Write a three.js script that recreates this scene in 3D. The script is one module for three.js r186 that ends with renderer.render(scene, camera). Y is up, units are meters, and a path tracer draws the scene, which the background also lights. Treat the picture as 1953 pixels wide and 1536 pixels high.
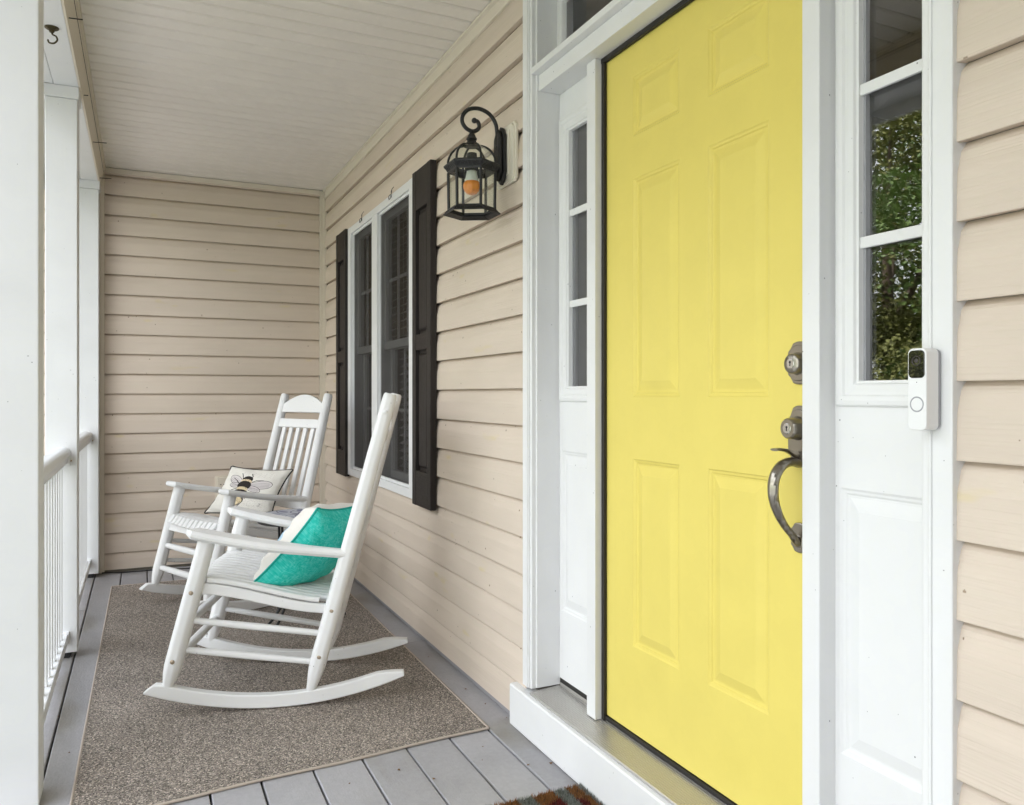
import * as THREE from 'three';
import { mergeGeometries, toCreasedNormals } from 'three/addons/utils/BufferGeometryUtils.js';
import { RoundedBoxGeometry } from 'three/addons/geometries/RoundedBoxGeometry.js';

// ------------------------------------------------------------------ camera, sky, sun, exposure
const scene = new THREE.Scene();
const camera = new THREE.PerspectiveCamera(53.917, 1953 / 1536, 0.05, 400);
const YAW = THREE.MathUtils.degToRad(25.074);
camera.position.set(-1.225, 1.171, 0);
camera.lookAt(-1.225 + Math.sin(YAW), 1.171, -Math.cos(YAW));
camera.setViewOffset(1953, 1536, 0, 15, 1953, 1536);      // shifted lens: uprights stay upright
const renderer = new THREE.WebGLRenderer({ antialias: true });
renderer.toneMapping = THREE.LinearToneMapping;
renderer.toneMappingExposure = 4.8;
renderer.shadowMap.enabled = true;

let seed = 7;
const rnd = () => { seed = (seed * 1664525 + 1013904223) >>> 0; return seed / 4294967296; };
const rr = (a, b) => a + (b - a) * rnd();
function hash(x, y, s) { let h = (x * 374761393 + y * 668265263 + s * 974634541) | 0; h = Math.imul(h ^ (h >>> 13), 1274126177); return ((h ^ (h >>> 16)) >>> 0) / 4294967296; }
function vnoise(x, y, px, py, s) {       // value noise that repeats every px, py cells
  const xi = Math.floor(x), yi = Math.floor(y), fx = x - xi, fy = y - yi;
  const u = fx * fx * (3 - 2 * fx), v = fy * fy * (3 - 2 * fy), m = (a, n) => ((a % n) + n) % n;
  const a = hash(m(xi, px), m(yi, py), s), b = hash(m(xi + 1, px), m(yi, py), s), c = hash(m(xi, px), m(yi + 1, py), s), d = hash(m(xi + 1, px), m(yi + 1, py), s);
  return a + (b - a) * u + (c - a) * v + (a - b - c + d) * u * v;
}
function fbm(u, v, nx, ny, s, oct = 4) { let t = 0, w = 0.5, k = 0; for (let i = 0; i < oct; i++) { t += w * vnoise(u * nx, v * ny, nx, ny, s + i * 17); k += w; nx *= 2; ny *= 2; w *= 0.5; } return t / k; }

{ // bright hazy summer sky with thin broken cloud
  const W = 256, H = 128, d = new Float32Array(W * H * 4);
  for (let j = 0; j < H; j++) for (let i = 0; i < W; i++) {
    const el = (j + 0.5) / H * Math.PI - Math.PI / 2, k = (j * W + i) * 4;
    const up = Math.max(0, Math.sin(el)), c = Math.min(1, Math.max(0, (fbm(i / W, j / H, 10, 8, 3, 5) - 0.42) * 3.2));
    const base = [0.74 + 0.22 * (1 - up), 0.82 + 0.16 * (1 - up), 0.95 + 0.06 * (1 - up)];
    for (let q = 0; q < 3; q++) d[k + q] = el < 0 ? [0.30, 0.31, 0.27][q] : base[q] * (1 - c * 0.8) + 1.2 * c * 0.8;
    d[k + 3] = 1;
  }
  const t = new THREE.DataTexture(d, W, H, THREE.RGBAFormat, THREE.FloatType);
  t.mapping = THREE.EquirectangularReflectionMapping; t.magFilter = THREE.LinearFilter; t.minFilter = THREE.LinearFilter; t.needsUpdate = true;
  scene.background = t; scene.environment = t;
}
const sun = new THREE.DirectionalLight(new THREE.Color(1, 0.965, 0.91), 4.6);   // high, behind the house: the porch lies in open shade
sun.position.set(14, 17, -7); sun.target.position.set(-3, 0, -3);
sun.castShadow = true; sun.shadow.radius = 1; sun.shadow.mapSize.set(4096, 4096);
Object.assign(sun.shadow.camera, { left: -30, right: 30, top: 30, bottom: -30, near: 1, far: 90 });
scene.add(sun, sun.target);

// ------------------------------------------------------------------ helpers
const numbers = {};
function numbered(n) { const k = numbers[n] = (numbers[n] || 0) + 1; return k === 1 ? n : `${n}_${String(k - 1).padStart(3, '0')}`; }
function tag(o, label, category, group) { o.userData.label = label; o.userData.category = category; if (group) o.userData.group = group; return o; }
function thing(name, label, category, [x, y, z] = [0, 0, 0], turn = 0, group) {
  const o = new THREE.Group(); o.name = numbered(name); o.position.set(x, y, z); o.rotation.y = turn; scene.add(o); return tag(o, label, category, group);
}
function structure(name, label, [x, y, z] = [0, 0, 0], turn = 0) { const o = new THREE.Group(); o.name = numbered(name); o.position.set(x, y, z); o.rotation.y = turn; o.userData.kind = 'structure'; o.userData.label = label; scene.add(o); return o; }
const OUT = -Math.PI / 2;      // a root turned by OUT has local x = world z, local z = out of the house front (world -x)

function metricUV(g, ox = 0, oy = 0, swap = false) {      // uv in metres, projected along the main direction of each face
  g = g.index ? g.toNonIndexed() : g;
  if (!g.attributes.normal) g.computeVertexNormals();
  const p = g.attributes.position, uv = new Float32Array(p.count * 2), a = new THREE.Vector3(), b = new THREE.Vector3(), c = new THREE.Vector3();
  for (let i = 0; i < p.count; i += 3) {
    a.fromBufferAttribute(p, i); b.fromBufferAttribute(p, i + 1); c.fromBufferAttribute(p, i + 2);
    const n = b.clone().sub(a).cross(c.clone().sub(a)), nx = Math.abs(n.x), ny = Math.abs(n.y), nz = Math.abs(n.z);
    for (let k = 0; k < 3; k++) {
      const v = [a, b, c][k]; let s, t;
      if (nx >= ny && nx >= nz) { s = v.z; t = v.y; } else if (ny >= nz) { s = v.x; t = v.z; } else { s = v.x; t = v.y; }
      if (swap) [s, t] = [t, s];
      uv[(i + k) * 2] = s + ox; uv[(i + k) * 2 + 1] = t + oy;
    }
  }
  g.setAttribute('uv', new THREE.BufferAttribute(uv, 2));
  for (const k of Object.keys(g.attributes)) if (!['position', 'normal', 'uv', 'color'].includes(k)) g.deleteAttribute(k);
  return g;
}
function geo(list, { keepUV = false, ox = 0, oy = 0, swap = false } = {}) {
  const l = (Array.isArray(list) ? list : [list]).map(g => { g = g.index ? g.toNonIndexed() : g; for (const k of Object.keys(g.attributes)) if (!['position', 'normal', 'uv'].includes(k)) g.deleteAttribute(k); if (!g.attributes.normal) g.computeVertexNormals(); return keepUV ? g : metricUV(g, ox, oy, swap); });
  return l.length === 1 ? l[0] : mergeGeometries(l);
}
function part(name, list, mat, parent, opt) {
  const m = new THREE.Mesh(geo(list, opt), mat); m.name = name; m.castShadow = m.receiveShadow = true; if (parent) parent.add(m); return m;
}
function solo(name, list, mat, label, category, opt, group) { const m = part(numbered(name), list, mat, scene, opt); return tag(m, label, category, group); }
function bx(x0, x1, y0, y1, z0, z1, r = 0) {
  const w = Math.abs(x1 - x0), h = Math.abs(y1 - y0), d = Math.abs(z1 - z0);
  const g = r ? new RoundedBoxGeometry(w, h, d, 2, Math.min(r, w / 2.01, h / 2.01, d / 2.01)) : new THREE.BoxGeometry(w, h, d);
  return g.translate((x0 + x1) / 2, (y0 + y1) / 2, (z0 + z1) / 2);
}
// bar between two points, turned: radii = [[t, r], ...] along its length
function turned(a, b, radii, seg = 20) {
  const A = new THREE.Vector3(...a), B = new THREE.Vector3(...b), L = A.distanceTo(B);
  const pts = [new THREE.Vector2(0.0001, 0)]; for (const [t, r] of radii) pts.push(new THREE.Vector2(r, t * L)); pts.push(new THREE.Vector2(0.0001, L));
  let g = new THREE.LatheGeometry(pts, seg); g = toCreasedNormals(g, 0.7);
  g.applyQuaternion(new THREE.Quaternion().setFromUnitVectors(new THREE.Vector3(0, 1, 0), B.clone().sub(A).normalize())); return g.translate(A.x, A.y, A.z);
}
const rod = (a, b, r, seg = 12) => turned(a, b, [[0, r * 0.75], [0.01, r], [0.99, r], [1, r * 0.75]], seg);
function tube(pts, r, n = 40, rad = 8, closed = false) { return new THREE.TubeGeometry(new THREE.CatmullRomCurve3(pts.map(p => new THREE.Vector3(...p)), closed, 'catmullrom', 0.5), n, r, rad, closed); }
// flat board swept along a path in the x-y plane: stations [x, y, centre z, width (z), thickness]
function board(st, bevel = 0.004) {
  const rings = st.map((s, i) => {
    const p = st[Math.max(0, i - 1)], q = st[Math.min(st.length - 1, i + 1)], tx = q[0] - p[0], ty = q[1] - p[1], l = Math.hypot(tx, ty), nx = -ty / l, ny = tx / l;
    const h = s[4] / 2, w = s[3] / 2, b = Math.min(bevel, h * 0.8, w * 0.8);
    return [[w - b, h], [-w + b, h], [-w, h - b], [-w, -h + b], [-w + b, -h], [w - b, -h], [w, -h + b], [w, h - b]].map(([z, o]) => new THREE.Vector3(s[0] + nx * o, s[1] + ny * o, s[2] + z));
  });
  return skin(rings);
}
function skin(rings, capped = true, crease = 0.6) {
  const P = [], tri = (a, b, c) => P.push(a.x, a.y, a.z, b.x, b.y, b.z, c.x, c.y, c.z), n = rings[0].length;
  for (let i = 0; i + 1 < rings.length; i++) for (let k = 0; k < n; k++) { const a = rings[i][k], b = rings[i][(k + 1) % n], c = rings[i + 1][(k + 1) % n], d = rings[i + 1][k]; tri(a, c, b); tri(a, d, c); }
  if (capped) for (const [ring, f] of [[rings[0], 1], [rings[rings.length - 1], -1]]) { const m = new THREE.Vector3(); ring.forEach(v => m.add(v)); m.multiplyScalar(1 / n); for (let k = 0; k < n; k++) f > 0 ? tri(m, ring[k], ring[(k + 1) % n]) : tri(m, ring[(k + 1) % n], ring[k]); }
  let g = new THREE.BufferGeometry(); g.setAttribute('position', new THREE.Float32BufferAttribute(P, 3)); g.computeVertexNormals();
  // outward check
  g = toCreasedNormals(g, crease); return g;
}
// profile [[depth, y], ...] drawn along local x from x0 to x1 (depth is local z)
function strip(prof, x0, x1) {
  const P = [];
  for (let i = 0; i + 1 < prof.length; i++) {
    const [d0, y0] = prof[i], [d1, y1] = prof[i + 1];
    P.push(x0, y0, d0, x1, y0, d0, x1, y1, d1, x0, y0, d0, x1, y1, d1, x0, y1, d1);
  }
  const g = new THREE.BufferGeometry(); g.setAttribute('position', new THREE.Float32BufferAttribute(P, 3)); g.computeVertexNormals(); return g;
}
// nested rectangles: prof = [[inset, depth], ...], closed by a flat field
function ringPanel(x0, x1, y0, y1, z, prof) {
  const P = [], R = prof.map(([i, d]) => [[x0 + i, y0 + i, z + d], [x1 - i, y0 + i, z + d], [x1 - i, y1 - i, z + d], [x0 + i, y1 - i, z + d]]);
  const quad = (a, b, c, d) => P.push(...a, ...b, ...c, ...a, ...c, ...d);
  for (let r = 0; r + 1 < R.length; r++) for (let k = 0; k < 4; k++) quad(R[r][k], R[r][(k + 1) % 4], R[r + 1][(k + 1) % 4], R[r + 1][k]);
  quad(...R[R.length - 1]);
  const g = new THREE.BufferGeometry(); g.setAttribute('position', new THREE.Float32BufferAttribute(P, 3)); g.computeVertexNormals(); return g;
}
// rectangular frame made of nested rectangles, open in the middle (mouldings round glass)
function ringFrame(x0, x1, y0, y1, z, prof) {
  const P = [], R = prof.map(([i, d]) => [[x0 + i, y0 + i, z + d], [x1 - i, y0 + i, z + d], [x1 - i, y1 - i, z + d], [x0 + i, y1 - i, z + d]]);
  for (let r = 0; r + 1 < R.length; r++) for (let k = 0; k < 4; k++) { const a = R[r][k], b = R[r][(k + 1) % 4], c = R[r + 1][(k + 1) % 4], d = R[r + 1][k]; P.push(...a, ...b, ...c, ...a, ...c, ...d); }
  const g = new THREE.BufferGeometry(); g.setAttribute('position', new THREE.Float32BufferAttribute(P, 3)); g.computeVertexNormals(); return g;
}
function plateWithHoles(x0, x1, y0, y1, z, holes) {
  const s = new THREE.Shape([[x0, y0], [x1, y0], [x1, y1], [x0, y1]].map(p => new THREE.Vector2(...p)));
  for (const [a, b, c, d] of holes) s.holes.push(new THREE.Path([[a, c], [a, d], [b, d], [b, c]].map(p => new THREE.Vector2(...p))));
  return new THREE.ShapeGeometry(s).translate(0, 0, z);
}
function extr(pts, depth, bevel = 0.002, seg = 2) {       // closed outline in x-y, thick along +z
  const s = pts instanceof THREE.Shape ? pts : new THREE.Shape(pts.map(p => new THREE.Vector2(...p)));
  return new THREE.ExtrudeGeometry(s, { depth: Math.max(0.0005, depth - 2 * bevel), bevelEnabled: bevel > 0, bevelSize: bevel, bevelThickness: bevel, bevelSegments: seg, bevelOffset: -bevel, curveSegments: 20 }).translate(0, 0, bevel);
}

// ------------------------------------------------------------------ textures and materials
function tex(w, h, f, metres, srgb = true) {
  const d = new Uint8Array(w * h * 4);
  for (let j = 0; j < h; j++) for (let i = 0; i < w; i++) { const c = f(i / w, j / h, i, j), k = (j * w + i) * 4; d[k] = Math.max(0, Math.min(255, c[0] * 255)); d[k + 1] = Math.max(0, Math.min(255, c[1] * 255)); d[k + 2] = Math.max(0, Math.min(255, c[2] * 255)); d[k + 3] = 255; }
  const t = new THREE.DataTexture(d, w, h, THREE.RGBAFormat); t.wrapS = t.wrapT = THREE.RepeatWrapping; t.magFilter = THREE.LinearFilter; t.minFilter = THREE.LinearMipmapLinearFilter; t.generateMipmaps = true; t.anisotropy = 8;
  if (srgb) t.colorSpace = THREE.SRGBColorSpace; if (metres) t.repeat.set(1 / metres[0], 1 / metres[1]); t.needsUpdate = true; return t;
}
const g1 = f => (u, v, i, j) => { const k = f(u, v, i, j); return [k, k, k]; };
function specks(n, s, size = [0.6, 1.6]) { const L = []; for (let i = 0; i < n; i++) L.push([hash(i, 1, s), hash(i, 2, s), size[0] + (size[1] - size[0]) * hash(i, 3, s) ** 2, hash(i, 4, s)]); return L; }
function speckMap(w, h, list) { const a = new Float32Array(w * h); for (const [u, v, r, k] of list) { const cx = u * w, cy = v * h, e = 0.6 + k; for (let y = Math.floor(cy - r * 2); y <= cy + r * 2; y++) for (let x = Math.floor(cx - r * 2); x <= cx + r * 2; x++) { const d = Math.hypot((x - cx) * e, y - cy); if (d < r) a[((y + h) % h) * w + (x + w) % w] = 0.5 + 0.5 * k; } } return a; }
const lin = (r, g, b) => new THREE.Color().setRGB(r, g, b);
const std = (o) => new THREE.MeshStandardMaterial(o);
const phy = (o) => new THREE.MeshPhysicalMaterial(o);

const grainBump = tex(512, 512, g1((u, v) => { const w = 0.012 * fbm(u, v, 4, 4, 9, 2); return 0.65 * fbm(u, v + w, 5, 150, 5, 2) + 0.35 * fbm(u, v, 16, 100, 6, 2); }), [0.9, 0.42], false);
const sideSp = speckMap(1024, 1024, specks(95, 21, [0.7, 2.1]));
const sidingMap = tex(1024, 1024, (u, v, i, j) => {
  const n = 0.955 + 0.05 * fbm(u, v, 6, 14, 11, 4) + 0.02 * fbm(u, v, 3, 90, 12, 2), s = sideSp[j * 1024 + i];
  const rust = Math.max(0, fbm(u, v, 9, 30, 44, 3) - 0.80) * 3;
  const c = [n, n - 0.01, n - 0.02 - rust * 0.3].map((x, k) => x * (1 - 0.02 * k * rust)); return s ? c.map((x, k) => x * (1 - s * [0.5, 0.58, 0.66][k])) : c;
}, [1.9, 1.9]);
const M = {};
M.siding = phy({ color: lin(0.676, 0.593, 0.507), map: sidingMap, roughness: 0.62, bumpMap: grainBump, bumpScale: 0.0010, specularIntensity: 0.35 });
M.sidingTrim = phy({ color: lin(0.69, 0.625, 0.52), roughness: 0.55, specularIntensity: 0.35 });
const whiteSp = speckMap(1024, 1024, specks(110, 31, [0.5, 1.3]));
const whiteMap = tex(1024, 1024, (u, v, i, j) => { const n = 0.965 + 0.035 * fbm(u, v, 8, 8, 61, 5), s = whiteSp[j * 1024 + i]; return [n, n, n * 0.998].map(x => x * (1 - 0.62 * s)); }, [1.3, 1.3]);
const paintBump = tex(512, 512, g1((u, v) => 0.6 * fbm(u, v, 24, 24, 71, 3) + 0.4 * fbm(u, v, 60, 8, 72, 3)), [0.5, 0.5], false);
M.white = phy({ color: lin(0.80, 0.80, 0.80), map: whiteMap, roughness: 0.42, bumpMap: paintBump, bumpScale: 0.0004, specularIntensity: 0.5 });
M.vinyl = phy({ color: lin(0.80, 0.805, 0.81), map: whiteMap, roughness: 0.36, specularIntensity: 0.5 });
M.post = phy({ color: lin(0.78, 0.785, 0.79), map: whiteMap, roughness: 0.5, bumpMap: paintBump, bumpScale: 0.0003 });
M.chair = phy({ color: lin(0.84, 0.84, 0.84), map: whiteMap, roughness: 0.36, bumpMap: paintBump, bumpScale: 0.00035, specularIntensity: 0.5 });
M.doorYellow = phy({ color: lin(0.790, 0.660, 0.165), map: tex(512, 512, g1((u, v) => 0.975 + 0.025 * fbm(u, v, 10, 10, 91, 4)), [0.8, 0.8]), roughness: 0.33, bumpMap: paintBump, bumpScale: 0.00030, specularIntensity: 0.5 });
M.ceiling = phy({ color: lin(0.83, 0.78, 0.71), map: tex(512, 512, g1((u, v) => 0.96 + 0.04 * fbm(u, v, 8, 8, 95, 4)), [1.1, 1.1]), roughness: 0.5, specularIntensity: 0.35 });
const deckMap = tex(1024, 1024, (u, v, i, j) => { const a = fbm(u, v, 5, 5, 101, 5), b = fbm(u, v, 120, 120, 102, 2), k = 0.86 + 0.14 * a + 0.05 * (b - 0.5); const dirt = Math.max(0, fbm(u, v, 7, 3, 104, 4) - 0.58) * 0.9; return [k * (1 - dirt * 0.5), k * (1 - dirt * 0.55), k * (1 - dirt * 0.75)]; }, [1.3, 1.3]);
M.deck = phy({ color: lin(0.455, 0.445, 0.460), map: deckMap, roughness: 0.55, bumpMap: tex(512, 512, g1((u, v) => 0.5 * fbm(u, v, 90, 16, 105, 3) + 0.5 * fbm(u, v, 130, 130, 106, 1)), [0.5, 0.5], false), bumpScale: 0.0007, specularIntensity: 0.4 });
M.dark = std({ color: lin(0.02, 0.02, 0.02), roughness: 0.9 });
const rugMap = tex(1024, 1024, (u, v, i, j) => { const a = hash(i >> 2, j >> 2, 7), b = hash(i >> 1, j >> 1, 8), c = hash((i + 2) >> 2, (j + 2) >> 2, 10), big = fbm(u, v, 6, 6, 112, 4), k = 0.28 + 0.47 * (0.45 * a + 0.25 * b + 0.30 * c) + 0.10 * (big - 0.5) + (a > 0.86 ? 0.12 : a < 0.12 ? -0.10 : 0); return [k * 1.05, k * (0.97 + 0.02 * b), k * (0.885 + 0.05 * b)]; }, [1.02, 1.02]);
M.rug = std({ color: lin(0.98, 0.98, 0.98), map: rugMap, roughness: 1, bumpMap: tex(512, 512, g1((u, v, i, j) => 0.6 * hash(i >> 2, j >> 2, 3) + 0.4 * hash(i >> 1, j >> 1, 4)), [0.6, 0.6], false), bumpScale: 0.004 });
M.rugEdge = std({ color: lin(0.46, 0.39, 0.33), roughness: 1 });
const shutterBump = tex(512, 512, g1((u, v) => { const w = 0.05 * fbm(u, v, 3, 2, 131, 3); const r = fbm(u + w, v, 34, 3, 132, 4); return 0.5 + 0.5 * Math.sin(r * 34) * (0.4 + 0.6 * fbm(u, v, 60, 6, 133, 2)); }), [0.28, 0.6], false);
M.shutter = phy({ color: lin(0.025, 0.020, 0.0175), roughness: 0.55, bumpMap: shutterBump, bumpScale: 0.0012, specularIntensity: 0.6 });
M.glass = phy({ color: lin(1, 1, 1), transmission: 1, thickness: 0, roughness: 0, ior: 1.85 });
M.lampGlass = phy({ color: lin(0.93, 0.96, 0.93), transmission: 1, thickness: 0, roughness: 0.03, ior: 1.5 });
M.screen = phy({ color: lin(0.028, 0.023, 0.019), roughness: 0.85, transparent: true, opacity: 0.66, specularIntensity: 0.2 });
M.ironBlack = phy({ color: lin(0.016, 0.016, 0.017), roughness: 0.42, metalness: 0.1, bumpMap: tex(256, 256, g1((u, v) => fbm(u, v, 40, 40, 141, 3)), [0.06, 0.06], false), bumpScale: 0.0005 });
M.pewter = phy({ color: lin(0.30, 0.275, 0.235), metalness: 0.95, roughness: 0.28 });
M.nickel = phy({ color: lin(0.5, 0.49, 0.47), metalness: 0.95, roughness: 0.25 });
M.aluminium = phy({ color: lin(0.60, 0.58, 0.55), metalness: 0.75, roughness: 0.36 });
M.rubber = std({ color: lin(0.018, 0.016, 0.014), roughness: 0.6 });
M.bolt = phy({ color: lin(0.42, 0.34, 0.25), metalness: 0.7, roughness: 0.45 });
M.bulbGlass = phy({ color: lin(0.78, 0.80, 0.74), roughness: 0.3 });
M.bulbOrange = phy({ color: lin(0.83, 0.27, 0.03), roughness: 0.28, clearcoat: 0.5 });
M.bellWhite = phy({ color: lin(0.80, 0.80, 0.80), roughness: 0.32 });
M.bellGrey = phy({ color: lin(0.36, 0.36, 0.38), roughness: 0.4 });
M.bellBlack = phy({ color: lin(0.008, 0.008, 0.01), roughness: 0.06, clearcoat: 1 });
M.blind = std({ color: lin(0.52, 0.50, 0.47), roughness: 0.7 });
M.innerWall = std({ color: lin(0.30, 0.27, 0.22), roughness: 0.9 });
M.innerFloor = std({ color: lin(0.13, 0.08, 0.045), roughness: 0.6 });
M.paleWall = std({ color: lin(0.42, 0.42, 0.43), roughness: 0.8 });
M.mount = phy({ color: lin(0.76, 0.71, 0.60), roughness: 0.5 });
M.foundation = std({ color: lin(0.28, 0.27, 0.28), roughness: 0.8 });

// ------------------------------------------------------------------ ground outside
const lawnMap = tex(512, 512, (u, v, i, j) => { const k = 0.5 + 0.5 * fbm(u, v, 40, 40, 151, 3), b = fbm(u, v, 4, 4, 152, 3), h = hash(i, j, 5) * 0.25; return [k * (0.33 + 0.12 * b + h * 0.5), k * (0.43 + 0.1 * b + h * 0.5), k * (0.2 + h * 0.3)]; }, [4, 4]);
const ground = part('lawn', new THREE.PlaneGeometry(400, 400).rotateX(-Math.PI / 2).translate(0, -0.45, 0), std({ color: lin(0.9, 0.9, 0.9), map: lawnMap, roughness: 1 }), scene);
ground.userData.kind = 'structure'; ground.userData.label = 'mown green lawn in front of the porch';
const drive = part('driveway', bx(-9.2, -2.6, -0.60, -0.40, -14, 12, 0.01), std({ color: lin(0.45, 0.445, 0.45), map: tex(512, 512, g1((u, v, i, j) => 0.84 + 0.12 * fbm(u, v, 6, 6, 161, 5) + 0.06 * hash(i, j, 2)), [2.5, 2.5]), roughness: 0.9 }), scene);
drive.userData.kind = 'structure'; drive.userData.label = 'pale concrete driveway along the front of the house';

// ------------------------------------------------------------------ deck
{
  const deck = structure('porch_floor', 'grey painted board deck of the porch');
  const xs = [-1.64, -1.498, -1.345, -1.193, -1.043, -0.897, -0.740, -0.583, -0.431, -0.274, -0.126, 0.022], gap = 0.0032;
  for (let i = 0; i + 1 < xs.length; i++) {
    const cuts = i === 0 ? [-5.84, -4.889, -2.6, 2.6] : [-5.84, [-3.05, -4.2, -3.6, -0.9][i % 4] - 0.0, 2.6];
    for (let k = 0; k + 1 < cuts.length; k++) {
      const joint = (i === 0 || i > 9) ? cuts : [-5.84, 2.6]; if (k + 1 >= joint.length) break;
      const dy = (hash(i, k, 77) - 0.5) * 0.0022, wob = (hash(i, k, 78) - 0.5) * 0.0012;
      part('deck_board', bx(xs[i] + gap + wob, xs[i + 1] - gap, -0.035, 0.0 + dy, joint[k] + 0.0025, joint[k + 1] - 0.0025, 0.004), M.deck, deck, { ox: i * 0.37, oy: k * 0.61 + i * 0.23 });
    }
  }
  part('joist_base', bx(-1.62, -0.003, -0.44, -0.05, -5.82, 2.58), M.dark, deck);
  part('skirt_board', bx(-1.668, -1.643, -0.44, -0.002, -5.82, 2.6, 0.003), M.deck, deck);
}

// ------------------------------------------------------------------ clad walls
const PITCH = 0.1308;
const PROF = [[-0.0120, 0.0052], [0.0112, 0.0022], [0.0134, 0.0026], [0.0143, 0.0050], [0.0134, 0.0450], [0.0122, 0.0800], [0.0108, 0.0880], [0.0066, 0.1020], [0.0026, 0.1180], [-0.0020, 0.1240], [-0.0120, 0.1350]];
function clip(y0, y1) {        // cladding profile between two heights above the butt
  const o = [];
  for (let i = 0; i < PROF.length; i++) {
    const [d, y] = PROF[i];
    if (i && (PROF[i - 1][1] - y0) * (y - y0) < 0 && i > 2) { const [e, z] = PROF[i - 1], t = (y0 - z) / (y - z); o.push([e + (d - e) * t, y0]); }
    if (i && (PROF[i - 1][1] - y1) * (y - y1) < 0 && i > 2) { const [e, z] = PROF[i - 1], t = (y1 - z) / (y - z); o.push([e + (d - e) * t, y1]); }
    if (y >= y0 && y <= y1) o.push([d, y]);
  }
  return o;
}
function clad(root, x0, x1, yref, yMin, yMax, holes) {
  const k0 = Math.floor((yMin - yref) / PITCH), k1 = Math.ceil((yMax - yref) / PITCH);
  for (let k = k0; k < k1; k++) {
    const b = yref + k * PITCH, lo = Math.max(b, yMin), hi = Math.min(b + 0.135, yMax); if (hi - lo < 0.004) continue;
    const ys = [lo, hi]; for (const h of holes) for (const y of [h[2], h[3]]) if (y > lo + 1e-4 && y < hi - 1e-4) ys.push(y); ys.sort((p, q) => p - q);
    const gs = [];
    for (let s = 0; s + 1 < ys.length; s++) {
      const m = (ys[s] + ys[s + 1]) / 2; let iv = [[x0, x1]];
      for (const h of holes) if (m > h[2] && m < h[3]) iv = iv.flatMap(([a, c]) => [[a, Math.min(c, h[0])], [Math.max(a, h[1]), c]]).filter(([a, c]) => c - a > 0.002);
      const pr = clip(ys[s] <= b + 1e-6 ? -1 : ys[s] - b, ys[s + 1] - b >= 0.1349 ? 1 : ys[s + 1] - b).map(([d, y]) => [d, y + b]);
      if (pr.length > 1) for (const [a, c] of iv) gs.push(strip(pr, a, c));
    }
    if (gs.length) part('siding_course', gs, M.siding, root, { ox: hash(k, 3, 12) * 1.9, oy: hash(k, 4, 12) * 1.9 });
  }
}
{
  const w = thing('house_wall', 'long beige vinyl clad house wall running from the corner past the yellow door', 'wall', [0, 0, 0], OUT);
  const win = [-5.02, -3.675, 0.672, 2.222], door = [-2.470, -0.878, -1, 2.75];
  clad(w, -5.802, 2.6, 1.191, 0.022, 2.66, [win, door]);
  // sheathing behind the cladding, open at the window and the door unit (local x = world z)
  part('sheathing', [bx(-5.95, -5.02, -0.4, 2.70, -0.13, -0.014), bx(-5.02, -3.675, -0.4, 0.672, -0.13, -0.014), bx(-5.02, -3.675, 2.222, 2.70, -0.13, -0.014), bx(-3.675, -2.45, -0.4, 2.70, -0.13, -0.014), bx(-2.45, -0.89, 2.60, 2.70, -0.13, -0.014), bx(-2.45, -0.89, -0.4, 0.02, -0.13, -0.014), bx(-0.89, 2.6, -0.4, 2.70, -0.13, -0.014)], M.innerWall, w);
  part('base_flashing', [bx(-5.80, -2.53, 0.003, 0.028, 0.0, 0.010), bx(-0.5, 2.6, 0.003, 0.028, 0.0, 0.010)], M.foundation, w);
  part('ceiling_trim', [strip([[-0.010, 2.597], [0.019, 2.597], [0.021, 2.600], [0.021, 2.613], [0.018, 2.616], [0.018, 2.644], [0.030, 2.648], [0.030, 2.6585]], -5.80, 2.6)], M.sidingTrim, w);
  part('corner_trim', [bx(-5.834, -5.812, 0.004, 2.655, 0.0, 0.050, 0.003), bx(-5.8125, -5.803, 0.004, 2.654, 0.0, 0.022, 0.002)], M.sidingTrim, w);
}
{
  const w = thing('wing_wall', 'beige vinyl clad wall closing the far end of the porch', 'wall', [0, 0, -5.835]);
  clad(w, -1.447, -0.051, 1.176, 0.02, 2.64, []);
  clad(w, -5.2, -1.475, 1.176, -0.40, 2.75, []);
  part('sheathing', bx(-5.2, 0.02, -0.45, 2.78, -0.14, -0.014), M.innerWall, w);
  part('edge_trim', [bx(-1.474, -1.446, 0.004, 2.655, 0.0002, 0.026, 0.003), bx(-1.4455, -0.051, 2.628, 2.657, 0.0002, 0.022, 0.002)], M.sidingTrim, w);
}

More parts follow.
